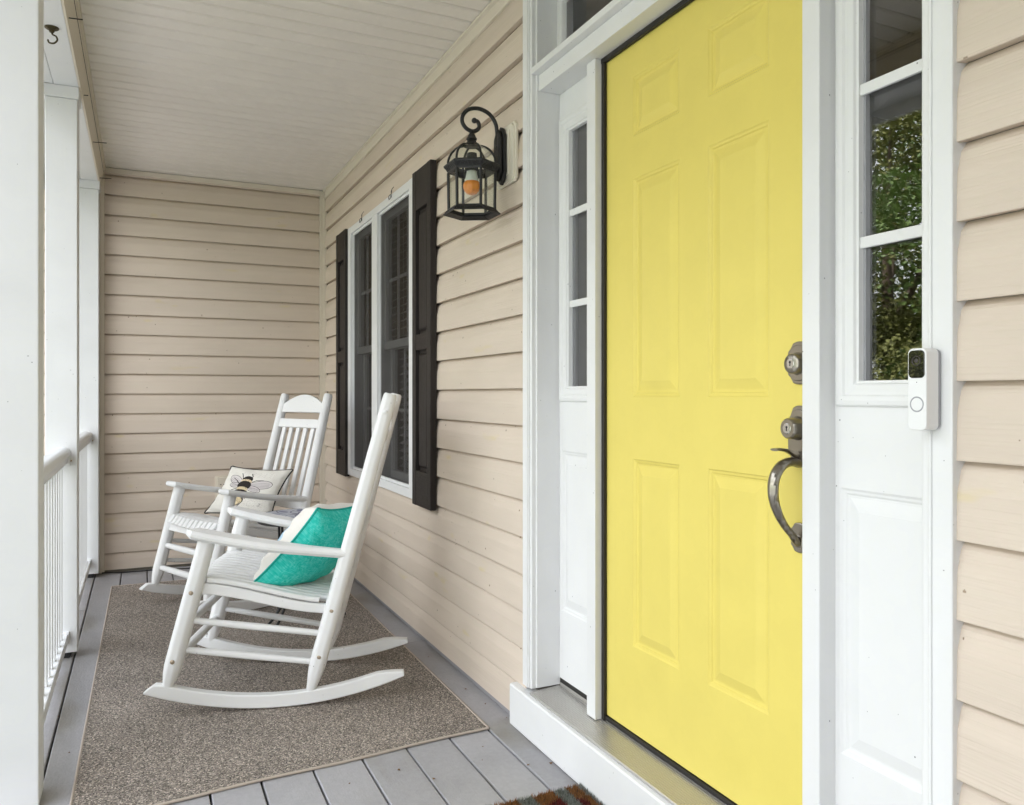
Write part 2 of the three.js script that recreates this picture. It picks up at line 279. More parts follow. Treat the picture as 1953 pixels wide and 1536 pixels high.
// ------------------------------------------------------------------ porch ceiling, beam, roof
{
  const c = structure('porch_ceiling', 'beige grooved vinyl porch ceiling');
  const p = 0.0968; let n = 0;
  for (let z = -3.423 - p * 25; z < 2.6; z += p, n++) {
    const a = Math.max(z, -5.83) + 0.0046, b = z + p - 0.0046; if (b - a < 0.01) continue;
    const g = strip([[a - z - 0.0004, 2.688], [a - z, 2.6660], [a - z + 0.0060, 2.660], [b - z - 0.0060, 2.660], [b - z, 2.6660], [b - z + 0.0004, 2.688]].map(([d, y]) => [d, y]), -1.438, -0.002).translate(0, 0, z);
    part('ceiling_panel', g, M.ceiling, c, { ox: hash(n, 1, 5), oy: hash(n, 2, 5) });
  }
  part('backing', bx(-1.46, 0.02, 2.6885, 2.70, -5.84, 2.6), M.ceiling, c);
}
{
  const b = thing('porch_beam', 'white wrapped beam with beige inner trim carried by the porch posts', 'beam');
  part('soffit', bx(-1.575, -1.4785, 2.536, 2.62, -5.83, 2.6, 0.002), M.post, b);
  part('outer_soffit', bx(-1.78, -1.577, 2.5375, 2.62, -5.83, 2.6, 0.002), M.post, b);
  part('outer_face', bx(-1.80, -1.782, 2.48, 2.78, -5.83, 2.6, 0.002), M.post, b);
  part('inner_trim', strip([[-1.4783, 2.533], [-1.4700, 2.533], [-1.4560, 2.600], [-1.4490, 2.632], [-1.4470, 2.640], [-1.4385, 2.640], [-1.4365, 2.6592]], -2.6, 5.83).rotateY(0), M.sidingTrim, b).geometry.applyMatrix4(new THREE.Matrix4().set(0, 0, 1, 0, 0, 1, 0, 0, -1, 0, 0, 0, 0, 0, 0, 1));
  part('core', bx(-1.77, -1.45, 2.622, 2.70, -5.83, 2.6), M.dark, b);
  for (const [z, x1] of [[-3.305, -1.421], [-4.131, -1.448], [-4.871, -1.399], [-5.661, -1.400]]) part('nail', rod([-1.490, 2.546, z], [x1, 2.550, z], 0.0022, 6), M.dark, b).userData.label = 'black nail sticking out of the beam trim';
}
{
  const r = thing('roof', 'low pitched roof covering the house and the porch', 'roof');
  part('deck_slab', [bx(-2.15, 9, 2.785, 2.90, -5.98, 3.2), bx(-5.6, 9, 2.787, 2.902, -14, -5.9815), bx(-3.7, -2.19, 2.786, 2.90, -5.981, -5.10)], M.foundation, r);
  part('fascia', bx(-2.18, -2.152, 2.74, 2.91, -5.975, 3.2), M.post, r);
  part('gable', extr([[-2.15, 0], [9, 0], [3.4, 2.2]], 17, 0).translate(0, 2.904, -14), M.foundation, r);
}
{ // garage wing that closes off the view behind the camera, as the dim faces turned that way show
  const w = thing('garage_wing', 'pale grey garage wing beyond the entrance end of the porch', 'building', [0, 0, 3.2]);
  part('wall', bx(-6.2, 0.3, -0.45, 2.78, 0.0, 0.2), M.paleWall, w); part('wall', bx(-6.2, -6.0, -0.45, 2.78, 0.201, 7), M.paleWall, w);
  part('roof', extr([[-6.6, 0], [0.3, 0], [-3.1, 1.9]], 7.4, 0).translate(0, 2.79, -0.002), M.foundation, w);
}
{ // rooms behind the wall, so that the windows look into a dim interior
  const h = structure('interior_room', 'dim rooms behind the windows');
  part('room_floor', bx(0.14, 8.9, -0.30, 0.12, -5.9, 2.55), M.innerFloor, h);
  part('room_wall', [bx(4.5, 4.7, 0.12, 2.78, -5.9, 2.55), bx(0.14, 4.5, 0.121, 2.7, -6.0, -5.88), bx(0.14, 4.5, 0.121, 2.7, 2.5, 2.6), bx(0.14, 4.5, 0.121, 2.7, -3.2, -3.1)], M.innerWall, h);
  part('room_ceiling', bx(0.135, 8.9, 2.702, 2.78, -5.9, 2.55), M.innerWall, h);
}

// ------------------------------------------------------------------ posts and railings
function porchPost(z, x, label, foot = 0.028, w = 0.125) {
  const t = thing('porch_post', label, 'post', [x - w / 2, 0, z - w / 2], 0, 'white square porch posts');
  const h = w / 2;
  part('shaft', bx(-h, h, foot, 2.482, -h, h, 0.004), M.post, t);
  part('cap', bx(-h - 0.008, h + 0.006, 2.4825, 2.535, -h - 0.008, h + 0.008, 0.003), M.post, t);
  part('base_bracket', bx(-h + 0.03, h - 0.03, 0.001, foot - 0.001, -h + 0.02, h - 0.02), M.dark, t);
  return t;
}
porchPost(-2.59, -1.488, 'white square porch post at the front corner of the rug', 0.006);
porchPost(-4.005, -1.484, 'middle white square porch post between the two stretches of railing');
porchPost(-5.70, -1.474, 'white square porch post standing against the beige end wall');
porchPost(0.9, -1.477, 'white square porch post across from the front door');
function railing(z0, z1, label) {
  const t = thing('railing', label, 'railing', [-1.545, 0, z0], 0, 'white porch railings'), L = z1 - z0;
  // hand rail: rounded bread-loaf section
  const sec = []; for (let i = 0; i <= 12; i++) { const a = Math.PI * i / 12; sec.push([0.036 * Math.cos(a), 0.914 + 0.026 * Math.sin(a)]); }
  sec.push([-0.036, 0.904], [-0.026, 0.893], [-0.022, 0.868], [0.022, 0.868], [0.026, 0.893], [0.036, 0.904]);
  const S = z => sec.map(([x, y]) => new THREE.Vector3(x, y, z));
  part('hand_rail', skin([S(0.0), S(L)], true, 0.7), M.vinyl, t);
  part('bottom_rail', bx(-0.024, 0.026, 0.072, 0.115, 0, L, 0.004), M.vinyl, t);
  for (const e of [0, 1]) { part('bracket', bx(-0.034, 0.034, 0.856, 0.908, e ? L - 0.014 : 0.0, e ? L - 0.0005 : 0.014, 0.003), M.vinyl, t); part('screw', new THREE.SphereGeometry(0.005, 8, 6).translate(0.036, 0.878, e ? L - 0.008 : 0.008), M.bolt, t); part('bracket', bx(-0.03, 0.03, 0.066, 0.124, e ? L - 0.012 : 0, e ? L - 0.0005 : 0.012, 0.003), M.vinyl, t); }
  const n = Math.round(L / 0.1); for (let i = 1; i < n; i++) { const z = L * i / n; part('baluster', bx(-0.010, 0.010, 0.1152, 0.8678, z - 0.010, z + 0.010, 0.002), M.vinyl, t); }
}
railing(-4.0045, -2.7155, 'white railing with square balusters between the front post and the middle post');
railing(-5.6995, -4.1305, 'white railing with square balusters ending at the beige end wall');

// ------------------------------------------------------------------ window with shutters
const WIN = { z0: -5.037, z1: -3.660, y0: 0.660, y1: 2.232 };
{
  const t = thing('double_window', 'white framed double window with dark insect screens between brown shutters', 'window', [0, 0, 0], OUT);
  const sashes = [[-4.968, -4.468], [-4.352, -3.762]], yb = 0.705, yt = 2.190;
  // outer frame in pieces
  part('frame', [bx(-5.037, -4.970, WIN.y0, WIN.y1, -0.06, 0.030, 0.003), bx(-3.760, -3.660, WIN.y0, WIN.y1, -0.06, 0.030, 0.003), bx(-4.9695, -3.7605, 2.190, WIN.y1, -0.06, 0.0285, 0.003), bx(-4.9695, -3.7605, WIN.y0, 0.7045, -0.06, 0.0285, 0.003)], M.vinyl, t);
  part('frame', bx(-4.466, -4.354, 0.7050, 2.1895, -0.06, 0.0275, 0.003), M.vinyl, t);
  part('frame_lip', [bx(-3.772, -3.7605, 0.706, 2.189, -0.02, 0.012), bx(-4.9695, -4.960, 0.706, 2.189, -0.02, 0.012), bx(-4.4755, -4.4665, 0.706, 2.189, -0.02, 0.012), bx(-4.3535, -4.344, 0.706, 2.189, -0.02, 0.012)], M.vinyl, t);
  for (const [a, b] of sashes) {
    const scr = part('insect_screen', new THREE.PlaneGeometry(b - a - 0.002, yt - yb - 0.002).translate((a + b) / 2, (yt + yb) / 2, 0.004), M.screen, t);
    part('screen_rail', [bx(a, b, yb, yb + 0.014, 0.005, 0.014), bx(a, b, yt - 0.014, yt, 0.005, 0.014)], M.vinyl, scr);
    for (const [y0, y1, z] of [[1.425, yt - 0.002, -0.014], [yb + 0.002, 1.465, -0.052]]) {
      const f = 0.042, s = part('sash', [bx(a + 0.001, a + f, y0, y1, z - 0.028, z), bx(b - f, b - 0.001, y0, y1, z - 0.028, z), bx(a + f, b - f, y0, y0 + f, z - 0.028, z - 0.0005), bx(a + f, b - f, y1 - f, y1, z - 0.028, z - 0.0005)], M.vinyl, t);
      part('pane', new THREE.PlaneGeometry(b - a - 2 * f, y1 - y0 - 2 * f).translate((a + b) / 2, (y0 + y1) / 2, z - 0.014), M.glass, s);
      const w = b - a - 2 * f; for (let i = 1; i < 3; i++) part('muntin', bx(a + f + w * i / 3 - 0.008, a + f + w * i / 3 + 0.008, y0 + f, y1 - f, z - 0.026, z - 0.016), M.vinyl, s);
      part('muntin', bx(a + f, b - f, (y0 + y1) / 2 - 0.008, (y0 + y1) / 2 + 0.008, z - 0.0255, z - 0.0165), M.vinyl, s);
    }
  }
  sashes.forEach(([a, b], i) => {
    const bl = thing('window_blind', i ? 'pale slatted blind behind the window pane beside the lantern' : 'pale slatted blind behind the window pane next to the corner', 'blind', [0, 0, 0], OUT, 'slatted blinds');
    for (let y = yb + 0.03; y < yt - 0.02; y += 0.043) part('slat', bx(a + 0.02, b - 0.02, -0.0012, 0.0012, -0.024, 0.024).rotateX(0.5).translate(0, y, -0.118), M.blind, bl);
    part('cord', [rod([a + 0.12, yb + 0.02, -0.09], [a + 0.12, yt, -0.09], 0.0015, 5), rod([b - 0.12, yb + 0.02, -0.09], [b - 0.12, yt, -0.09], 0.0015, 5)], M.blind, bl);
    part('head_rail', bx(a + 0.01, b - 0.01, yt - 0.02, yt + 0.02, -0.145, -0.092), M.blind, bl);
  });
  for (const z of [-4.68, -4.06]) {     // wire hooks on the window head
    const y = 2.233, k = solo('wire_hook', [tube([[-0.020, y + 0.002, z - 0.012], [-0.036, y - 0.006, z - 0.02], [-0.040, y - 0.028, z - 0.012], [-0.038, y - 0.024, z + 0.012], [-0.036, y + 0.01, z + 0.03]], 0.0017, 20, 6), tube([[-0.030, y - 0.02, z], [-0.034, y + 0.012, z + 0.014], [-0.026, y + 0.03, z + 0.03]], 0.0015, 12, 6)], M.dark, z < -4.3 ? 'small dark wire hook above the window pane by the corner' : 'small dark wire hook above the window pane by the lantern', 'hook', {}, 'wire hooks on the window head');
  }
}
function shutter(z0, z1, label) {
  const t = thing('shutter', label, 'shutter', [-0.016, 0.646, z0], OUT, 'dark brown window shutters'), w = z1 - z0, H = 1.588, s = 0.052;
  const rows = [[0.165, 0.735], [0.81, 1.40]];
  part('frame', [bx(0, s, 0, H, 0, 0.030, 0.003), bx(w - s, w, 0, H, 0, 0.030, 0.003)], M.shutter, t, { swap: false });
  for (const [a, b] of [[0, rows[0][0]], [rows[0][1], rows[1][0]], [rows[1][1], H]]) part('rail', bx(s - 0.001, w - s + 0.001, a, b, 0, 0.0285, 0.003), M.shutter, t, { swap: true });
  for (const [a, b] of rows) part('raised_panel', ringPanel(s, w - s, a, b, 0.008, [[0, 0], [0.014, 0], [0.026, 0.013], [0.03, 0.014]]), M.shutter, t, { ox: a });
  part('back', bx(0.002, w - 0.002, 0.002, H - 0.002, 0.001, 0.007), M.shutter, t);
}
shutter(-3.655, -3.390, 'dark brown panelled shutter on the lantern side of the window');
shutter(-5.306, -5.042, 'dark brown panelled shutter beside the inside corner of the walls');

// ------------------------------------------------------------------ door surround
const YS = 0.168;      // top of the sill
const DX = -0.075;     // local z of the door face (0.075 m behind the cladding)
{
  const t = thing('door_surround', 'white door surround with casing, glazed sidelights and transom', 'door frame', [0, 0, 0], OUT);
  // brick mould casing: stepped section, both sides and head
  const mould = (x, s) => [bx(x, x + s * 0.046, YS - 0.004, 2.62, -0.03, 0.0245, 0.003), bx(x + s * 0.0455, x + s * 0.060, YS - 0.004, 2.62, -0.03, 0.0185, 0.003), bx(x + s * 0.036, x + s * 0.042, YS - 0.003, 2.62, 0.024, 0.0275, 0.0025)];
  part('casing', mould(-2.480, 1), M.white, t); part('casing', mould(-0.867, -1), M.white, t);
  part('jamb', bx(-2.4705, -2.412, YS, 2.60, -0.14, 0.003, 0.002), M.white, t);
  part('jamb', bx(-0.940, -0.880, YS, 2.60, -0.14, 0.003, 0.002), M.white, t);
  // head bar between door and transom, with a projecting ledge
  part('head_bar', bx(-2.4115, -0.941, 2.208, 2.262, -0.14, -0.004, 0.002), M.white, t);
  part('head_ledge', bx(-2.4195, -0.928, 2.2625, 2.284, -0.10, 0.0235, 0.003), M.white, t);
  part('head_jamb', bx(-2.4115, -0.941, 2.55, 2.60, -0.14, 0.002, 0.002), M.white, t);
  part('head_casing', bx(-2.48, -0.867, 2.6005, 2.655, -0.03, 0.024, 0.003), M.white, t);
  // posts between the door and the sidelights
  part('mullion', bx(-2.151, -2.100, YS, 2.2075, -0.072, -0.040, 0.002), M.white, t);
  part('mullion', bx(-2.151, -2.1025, YS, 2.2075, -0.14, -0.0725), M.white, t);
  part('mullion', bx(-1.257, -1.209, YS, 2.2075, -0.110, -0.040, 0.003), M.white, t);
  part('weatherstrip', [bx(-2.0998, -2.085, YS, 2.2075, -0.073, -0.062, 0.002), bx(-2.0995, -1.2575, 2.192, 2.2078, -0.073, -0.060, 0.002)], M.rubber, t);
  part('weatherstrip', [bx(-2.4115, -2.152, YS + 0.001, YS + 0.030, -0.10, -0.087), bx(-1.208, -0.941, YS + 0.001, YS + 0.030, -0.10, -0.087)], M.rubber, t);
  // sidelights
  for (const [a, b] of [[-2.4115, -2.110], [-1.2185, -0.9405]]) {
    const c = (a + b) / 2, m = a < -2 ? [-2.409, -2.170] : [-1.203, -0.962];
    const gx = a < -2 ? [-2.353, -2.205] : [-1.152, -0.998];
    const s = part('sidelight', [plateWithHoles(a, b, YS + 0.026, 2.2075, -0.085, [[gx[0] - 0.052, gx[1] + 0.052, 1.147, 2.118], [gx[0] - 0.044, gx[1] + 0.044, 0.429, 0.979]]), ringPanel(gx[0] - 0.044, gx[1] + 0.044, 0.429, 0.979, -0.085, [[0, 0], [0.005, -0.0035], [0.010, -0.0045], [0.014, -0.0078], [0.019, -0.0078], [0.044, -0.0015], [0.0455, -0.0008]])], M.white, t);
    part('panel_core', [bx(a, b, YS + 0.027, 1.14, -0.13, -0.099), bx(a, gx[0] - 0.01, 1.1405, 2.207, -0.13, -0.099), bx(gx[1] + 0.01, b, 1.1405, 2.207, -0.13, -0.099), bx(gx[0] - 0.01, gx[1] + 0.01, 2.09, 2.207, -0.13, -0.099)], M.white, t);
    part('glazing_frame', ringFrame(gx[0] - 0.052, gx[1] + 0.052, 1.147, 2.118, -0.085, [[0, 0], [0, 0.004], [0.004, 0.008], [0.012, 0.0095], [0.020, 0.008], [0.024, 0.004], [0.030, 0.0045], [0.044, 0.003], [0.047, -0.002], [0.052, -0.003], [0.052, -0.018]]), M.white, s);
    part('pane', new THREE.PlaneGeometry(gx[1] - gx[0] + 0.01, 0.91).translate((gx[0] + gx[1]) / 2, 1.635, -0.101), M.glass, s);
    part('pane', new THREE.PlaneGeometry(gx[1] - gx[0] + 0.01, 0.91).translate((gx[0] + gx[1]) / 2, 1.635, -0.113), M.glass, s);
    part('spacer', ringFrame(gx[0], gx[1], 1.187, 2.08, -0.1015, [[-0.002, 0], [0.006, 0], [0.006, -0.011]]), M.bellGrey, s);
    for (const y of [1.478, 1.787]) part('muntin', bx(gx[0] - 0.001, gx[1] + 0.001, y - 0.0115, y + 0.0115, -0.1005, -0.092, 0.002), M.white, s);
  }
  // transom light
  const tr = part('transom', [ringFrame(-2.4115, -0.941, 2.2845, 2.5495, -0.075, [[0, 0], [0.012, 0.002], [0.026, 0.002], [0.030, -0.004], [0.034, -0.02]])], M.white, t);
  part('pane', new THREE.PlaneGeometry(1.46, 0.25).translate(-1.676, 2.417, -0.090), M.glass, tr);
  part('transom_core', [bx(-2.4115, -0.941, 2.2843, 2.3, -0.13, -0.097)], M.rubber, tr);
  for (const x of [-2.05, -1.676, -1.30]) part('muntin', bx(x - 0.0115, x + 0.0115, 2.314, 2.52, -0.0895, -0.080, 0.002), M.white, tr);
  // ribbed aluminium sill
  const sill = []; const z0 = -0.085, z1 = 0.030; const pts = [[z1, 0.150], [z1 + 0.002, 0.158]];
  for (let i = 0; i < 15; i++) { const a = z1 - (z1 - z0) * i / 15, w = (z1 - z0) / 15, y = 0.1605 + 0.0075 * i / 15; pts.push([a, y], [a - w * 0.55, y + 0.0003], [a - w * 0.60, y - 0.0010], [a - w * 0.95, y - 0.0008]); }
  pts.push([z0, 0.168], [z0 - 0.003, 0.181], [z0 - 0.022, 0.181], [z0 - 0.024, 0.150]);
  part('sill', strip(pts.map(p => p).reverse(), -2.4105, -0.941), M.aluminium, t);
  part('sill_seal', bx(-2.0998, -1.2575, 0.1685, 0.1815, -0.0835, -0.068, 0.003), M.rubber, t);
  // painted kick board under the sill, top sloping outward
  part('kick_board', skin([-2.545, -0.40].map(x => [[-0.02, 0.004], [0.040, 0.004], [0.043, 0.008], [0.0435, 0.142], [0.040, 0.148], [0.030, 0.1495], [-0.02, 0.149]].map(([z, y]) => new THREE.Vector3(x, y, z))), true, 0.4), M.white, t);
}

// ------------------------------------------------------------------ yellow door
{
  const t = thing('front_door', 'bright yellow six panel front door with pewter lock and handle', 'door', [0, 0, 0], OUT);
  const cols = [[-1.945, -1.724], [-1.607, -1.391]], rows = [[0.436, 0.984], [1.165, 1.801], [1.924, 2.098]];
  const holes = cols.flatMap(([a, b]) => rows.map(([c, d]) => [a, b, c, d]));
  part('slab', [plateWithHoles(-2.094, -1.222, 0.184, 2.2075, DX, holes), bx(-2.094, -1.222, 0.184, 2.2075, DX - 0.045, DX - 0.012), bx(-2.094, -1.222, 0.1842, 0.188, DX - 0.012, DX - 0.0003)], M.doorYellow, t);
  for (const [a, b, c, d] of holes) part('panel', ringPanel(a, b, c, d, DX, [[0, 0], [0.004, -0.0030], [0.009, -0.0040], [0.012, -0.0070], [0.017, -0.0078], [0.022, -0.0070], [0.042, -0.0016], [0.0445, -0.0008]]), M.doorYellow, t);
  part('door_sweep', bx(-2.0935, -1.2225, 0.1822, 0.1838, DX - 0.04, DX - 0.004), M.rubber, t);

  // ornate outline used for both lock plates
  const plate = (w, h) => { const s = new THREE.Shape(); s.moveTo(-w * 0.55, -h); s.bezierCurveTo(-w * 0.25, -h * 1.12, w * 0.25, -h * 1.12, w * 0.55, -h); s.lineTo(w * 0.72, -h * 0.80); s.bezierCurveTo(w * 0.8, -h * 0.66, w, -h * 0.66, w, -h * 0.52); s.lineTo(w, h * 0.52); s.bezierCurveTo(w, h * 0.66, w * 0.8, h * 0.66, w * 0.72, h * 0.80); s.lineTo(w * 0.55, h); s.bezierCurveTo(w * 0.25, h * 1.12, -w * 0.25, h * 1.12, -w * 0.55, h); s.lineTo(-w * 0.72, h * 0.80); s.bezierCurveTo(-w * 0.8, h * 0.66, -w, h * 0.66, -w, h * 0.52); s.lineTo(-w, -h * 0.52); s.bezierCurveTo(-w, -h * 0.66, -w * 0.8, -h * 0.66, -w * 0.72, -h * 0.80); s.closePath(); return s; };
  const ZC = -1.292, cyl = (y, r, z0, z1) => turned([ZC, y, z0], [ZC, y, z1], [[0, r * 1.12], [0.08, r * 1.12], [0.2, r], [0.86, r * 0.97], [0.95, r * 0.90], [1, r * 0.82]], 32);
  const lock = (y, parent, z0, z1, r) => {
    const b = part('cylinder', [cyl(y, r, z0, z1)], M.pewter, parent);
    part('key_face', turned([ZC, y, z1 - 0.001], [ZC, y, z1 + 0.0018], [[0, 0.0115], [0.6, 0.0115], [1, 0.0095]], 24), M.nickel, b);
    part('keyhole', [bx(ZC - 0.0012, ZC + 0.0012, y - 0.0055, y + 0.003, z1 + 0.0012, z1 + 0.0022), turned([ZC, y + 0.003, z1 + 0.0012], [ZC, y + 0.003, z1 + 0.0022], [[0, 0.0026], [1, 0.0026]], 12)], M.dark, b);
  };
  const db = part('deadbolt', [extr(plate(0.033, 0.043), 0.008, 0.0022).translate(ZC, 1.240, DX), extr(plate(0.027, 0.036), 0.006, 0.002).translate(ZC, 1.240, DX + 0.006)], M.pewter, t);
  lock(1.238, db, DX + 0.010, DX + 0.032, 0.0225);
  const hs = part('handle_set', [extr(plate(0.033, 0.062), 0.008, 0.0022).translate(ZC, 1.080, DX), extr(plate(0.027, 0.054), 0.006, 0.002).translate(ZC, 1.080, DX + 0.006)], M.pewter, t);
  lock(1.098, hs, DX + 0.010, DX + 0.042, 0.0235);
  { const a = [[DX + 0.012, 1.040, 0.006, 0.008], [DX + 0.026, 1.043, 0.007, 0.006], [DX + 0.045, 1.051, 0.011, 0.004], [DX + 0.066, 1.054, 0.014, 0.0035], [DX + 0.078, 1.0535, 0.012, 0.003]];
    part('thumb_latch', skin(a.map(([z, y, w, h]) => { const o = []; for (let k = 0; k < 12; k++) { const q = k / 12 * Math.PI * 2; o.push(new THREE.Vector3(ZC + w * Math.cos(q), y + h * Math.sin(q), z)); } return o; }), true, 1.2), M.pewter, hs);
    part('latch_slot', bx(ZC - 0.004, ZC + 0.004, 1.020, 1.034, DX + 0.0115, DX + 0.0128), M.dark, hs); }
  { const path = [[DX + 0.010, 1.022, 0.015, 0.010], [DX + 0.030, 1.026, 0.0135, 0.010], [DX + 0.055, 1.020, 0.0130, 0.0105], [DX + 0.074, 1.000, 0.0130, 0.011], [DX + 0.081, 0.972, 0.0125, 0.011], [DX + 0.077, 0.940, 0.0115, 0.0100], [DX + 0.062, 0.908, 0.0100, 0.0085], [DX + 0.044, 0.884, 0.0090, 0.0075], [DX + 0.028, 0.868, 0.0095, 0.0075], [DX + 0.018, 0.855, 0.0105, 0.0075], [DX + 0.010, 0.846, 0.010, 0.006]];
    const cv = new THREE.CatmullRomCurve3(path.map(p => new THREE.Vector3(p[0], p[1], 0))), N = 44, rings = [];
    for (let i = 0; i <= N; i++) { const q = i / N, p = cv.getPoint(q), tg = cv.getTangent(q), f = q * (path.length - 1), i0 = Math.min(path.length - 2, Math.floor(f)), k = f - i0, w = path[i0][2] + (path[i0 + 1][2] - path[i0][2]) * k, h = path[i0][3] + (path[i0 + 1][3] - path[i0][3]) * k, o = [];
      for (let j = 0; j < 14; j++) { const a = j / 14 * Math.PI * 2; o.push(new THREE.Vector3(ZC + w * Math.cos(a), p.y + tg.x * h * Math.sin(a), p.x - tg.y * h * Math.sin(a))); } rings.push(o); }
    part('grip', skin(rings, true, 1.2), M.pewter, hs); }
  part('lower_plate', [extr(plate(0.024, 0.030), 0.009, 0.0025).translate(ZC, 0.860, DX), turned([ZC, 0.852, DX + 0.006], [ZC, 0.852, DX + 0.013], [[0, 0.015], [0.6, 0.014], [1, 0.008]], 20)], M.pewter, hs);
}

// ------------------------------------------------------------------ video doorbell
{
  const t = thing('doorbell', 'white video doorbell with black lens window on the white casing', 'doorbell', [-0.0275, 1.112, -0.903], OUT), w = 0.035, H = 0.136, D = 0.035;
  const rs = (w, h, r) => { const s = new THREE.Shape(), x = -w / 2, y = -h / 2; s.moveTo(x + r, y); s.lineTo(x + w - r, y); s.absarc(x + w - r, y + r, r, -Math.PI / 2, 0); s.lineTo(x + w, y + h - r); s.absarc(x + w - r, y + h - r, r, 0, Math.PI / 2); s.lineTo(x + r, y + h); s.absarc(x + r, y + h - r, r, Math.PI / 2, Math.PI); s.lineTo(x, y + r); s.absarc(x + r, y + r, r, Math.PI, Math.PI * 1.5); return s; };
  part('body', extr(rs(w, H, 0.0095), D - 0.004, 0.0022, 3).translate(0, H / 2, 0.004), M.bellWhite, t);
  part('mount_plate', extr(rs(w - 0.001, H - 0.002, 0.009), 0.0035, 0.0005).translate(0, H / 2, 0), M.bellGrey, t);
  const l = part('lens_window', extr(rs(w - 0.005, 0.046, 0.0075), 0.0018, 0.0007).translate(0, H - 0.0265, D - 0.0008), M.bellBlack, t);
  part('lens', [new THREE.TorusGeometry(0.0075, 0.0008, 8, 28).translate(0, H - 0.021, D + 0.0012), new THREE.SphereGeometry(0.0038, 16, 10).scale(1, 1, 0.3).translate(0, H - 0.021, D + 0.0012)], M.bellGrey.clone(), l).material.color.setRGB(0.05, 0.04, 0.04);
  part('button', turned([0, 0.043, D - 0.0006], [0, 0.043, D + 0.0006], [[0, 0.0105], [0.7, 0.0105], [1, 0.0098]], 36), M.bellWhite, t);
  part('button_ring', new THREE.TorusGeometry(0.0118, 0.0012, 8, 40).scale(1, 1, 0.5).translate(0, 0.043, D), M.bellGrey, t);
  part('microphone_hole', turned([0, 0.0795, D - 0.001], [0, 0.0795, D + 0.0003], [[0, 0.0008], [1, 0.0008]], 8), M.dark, t);
}

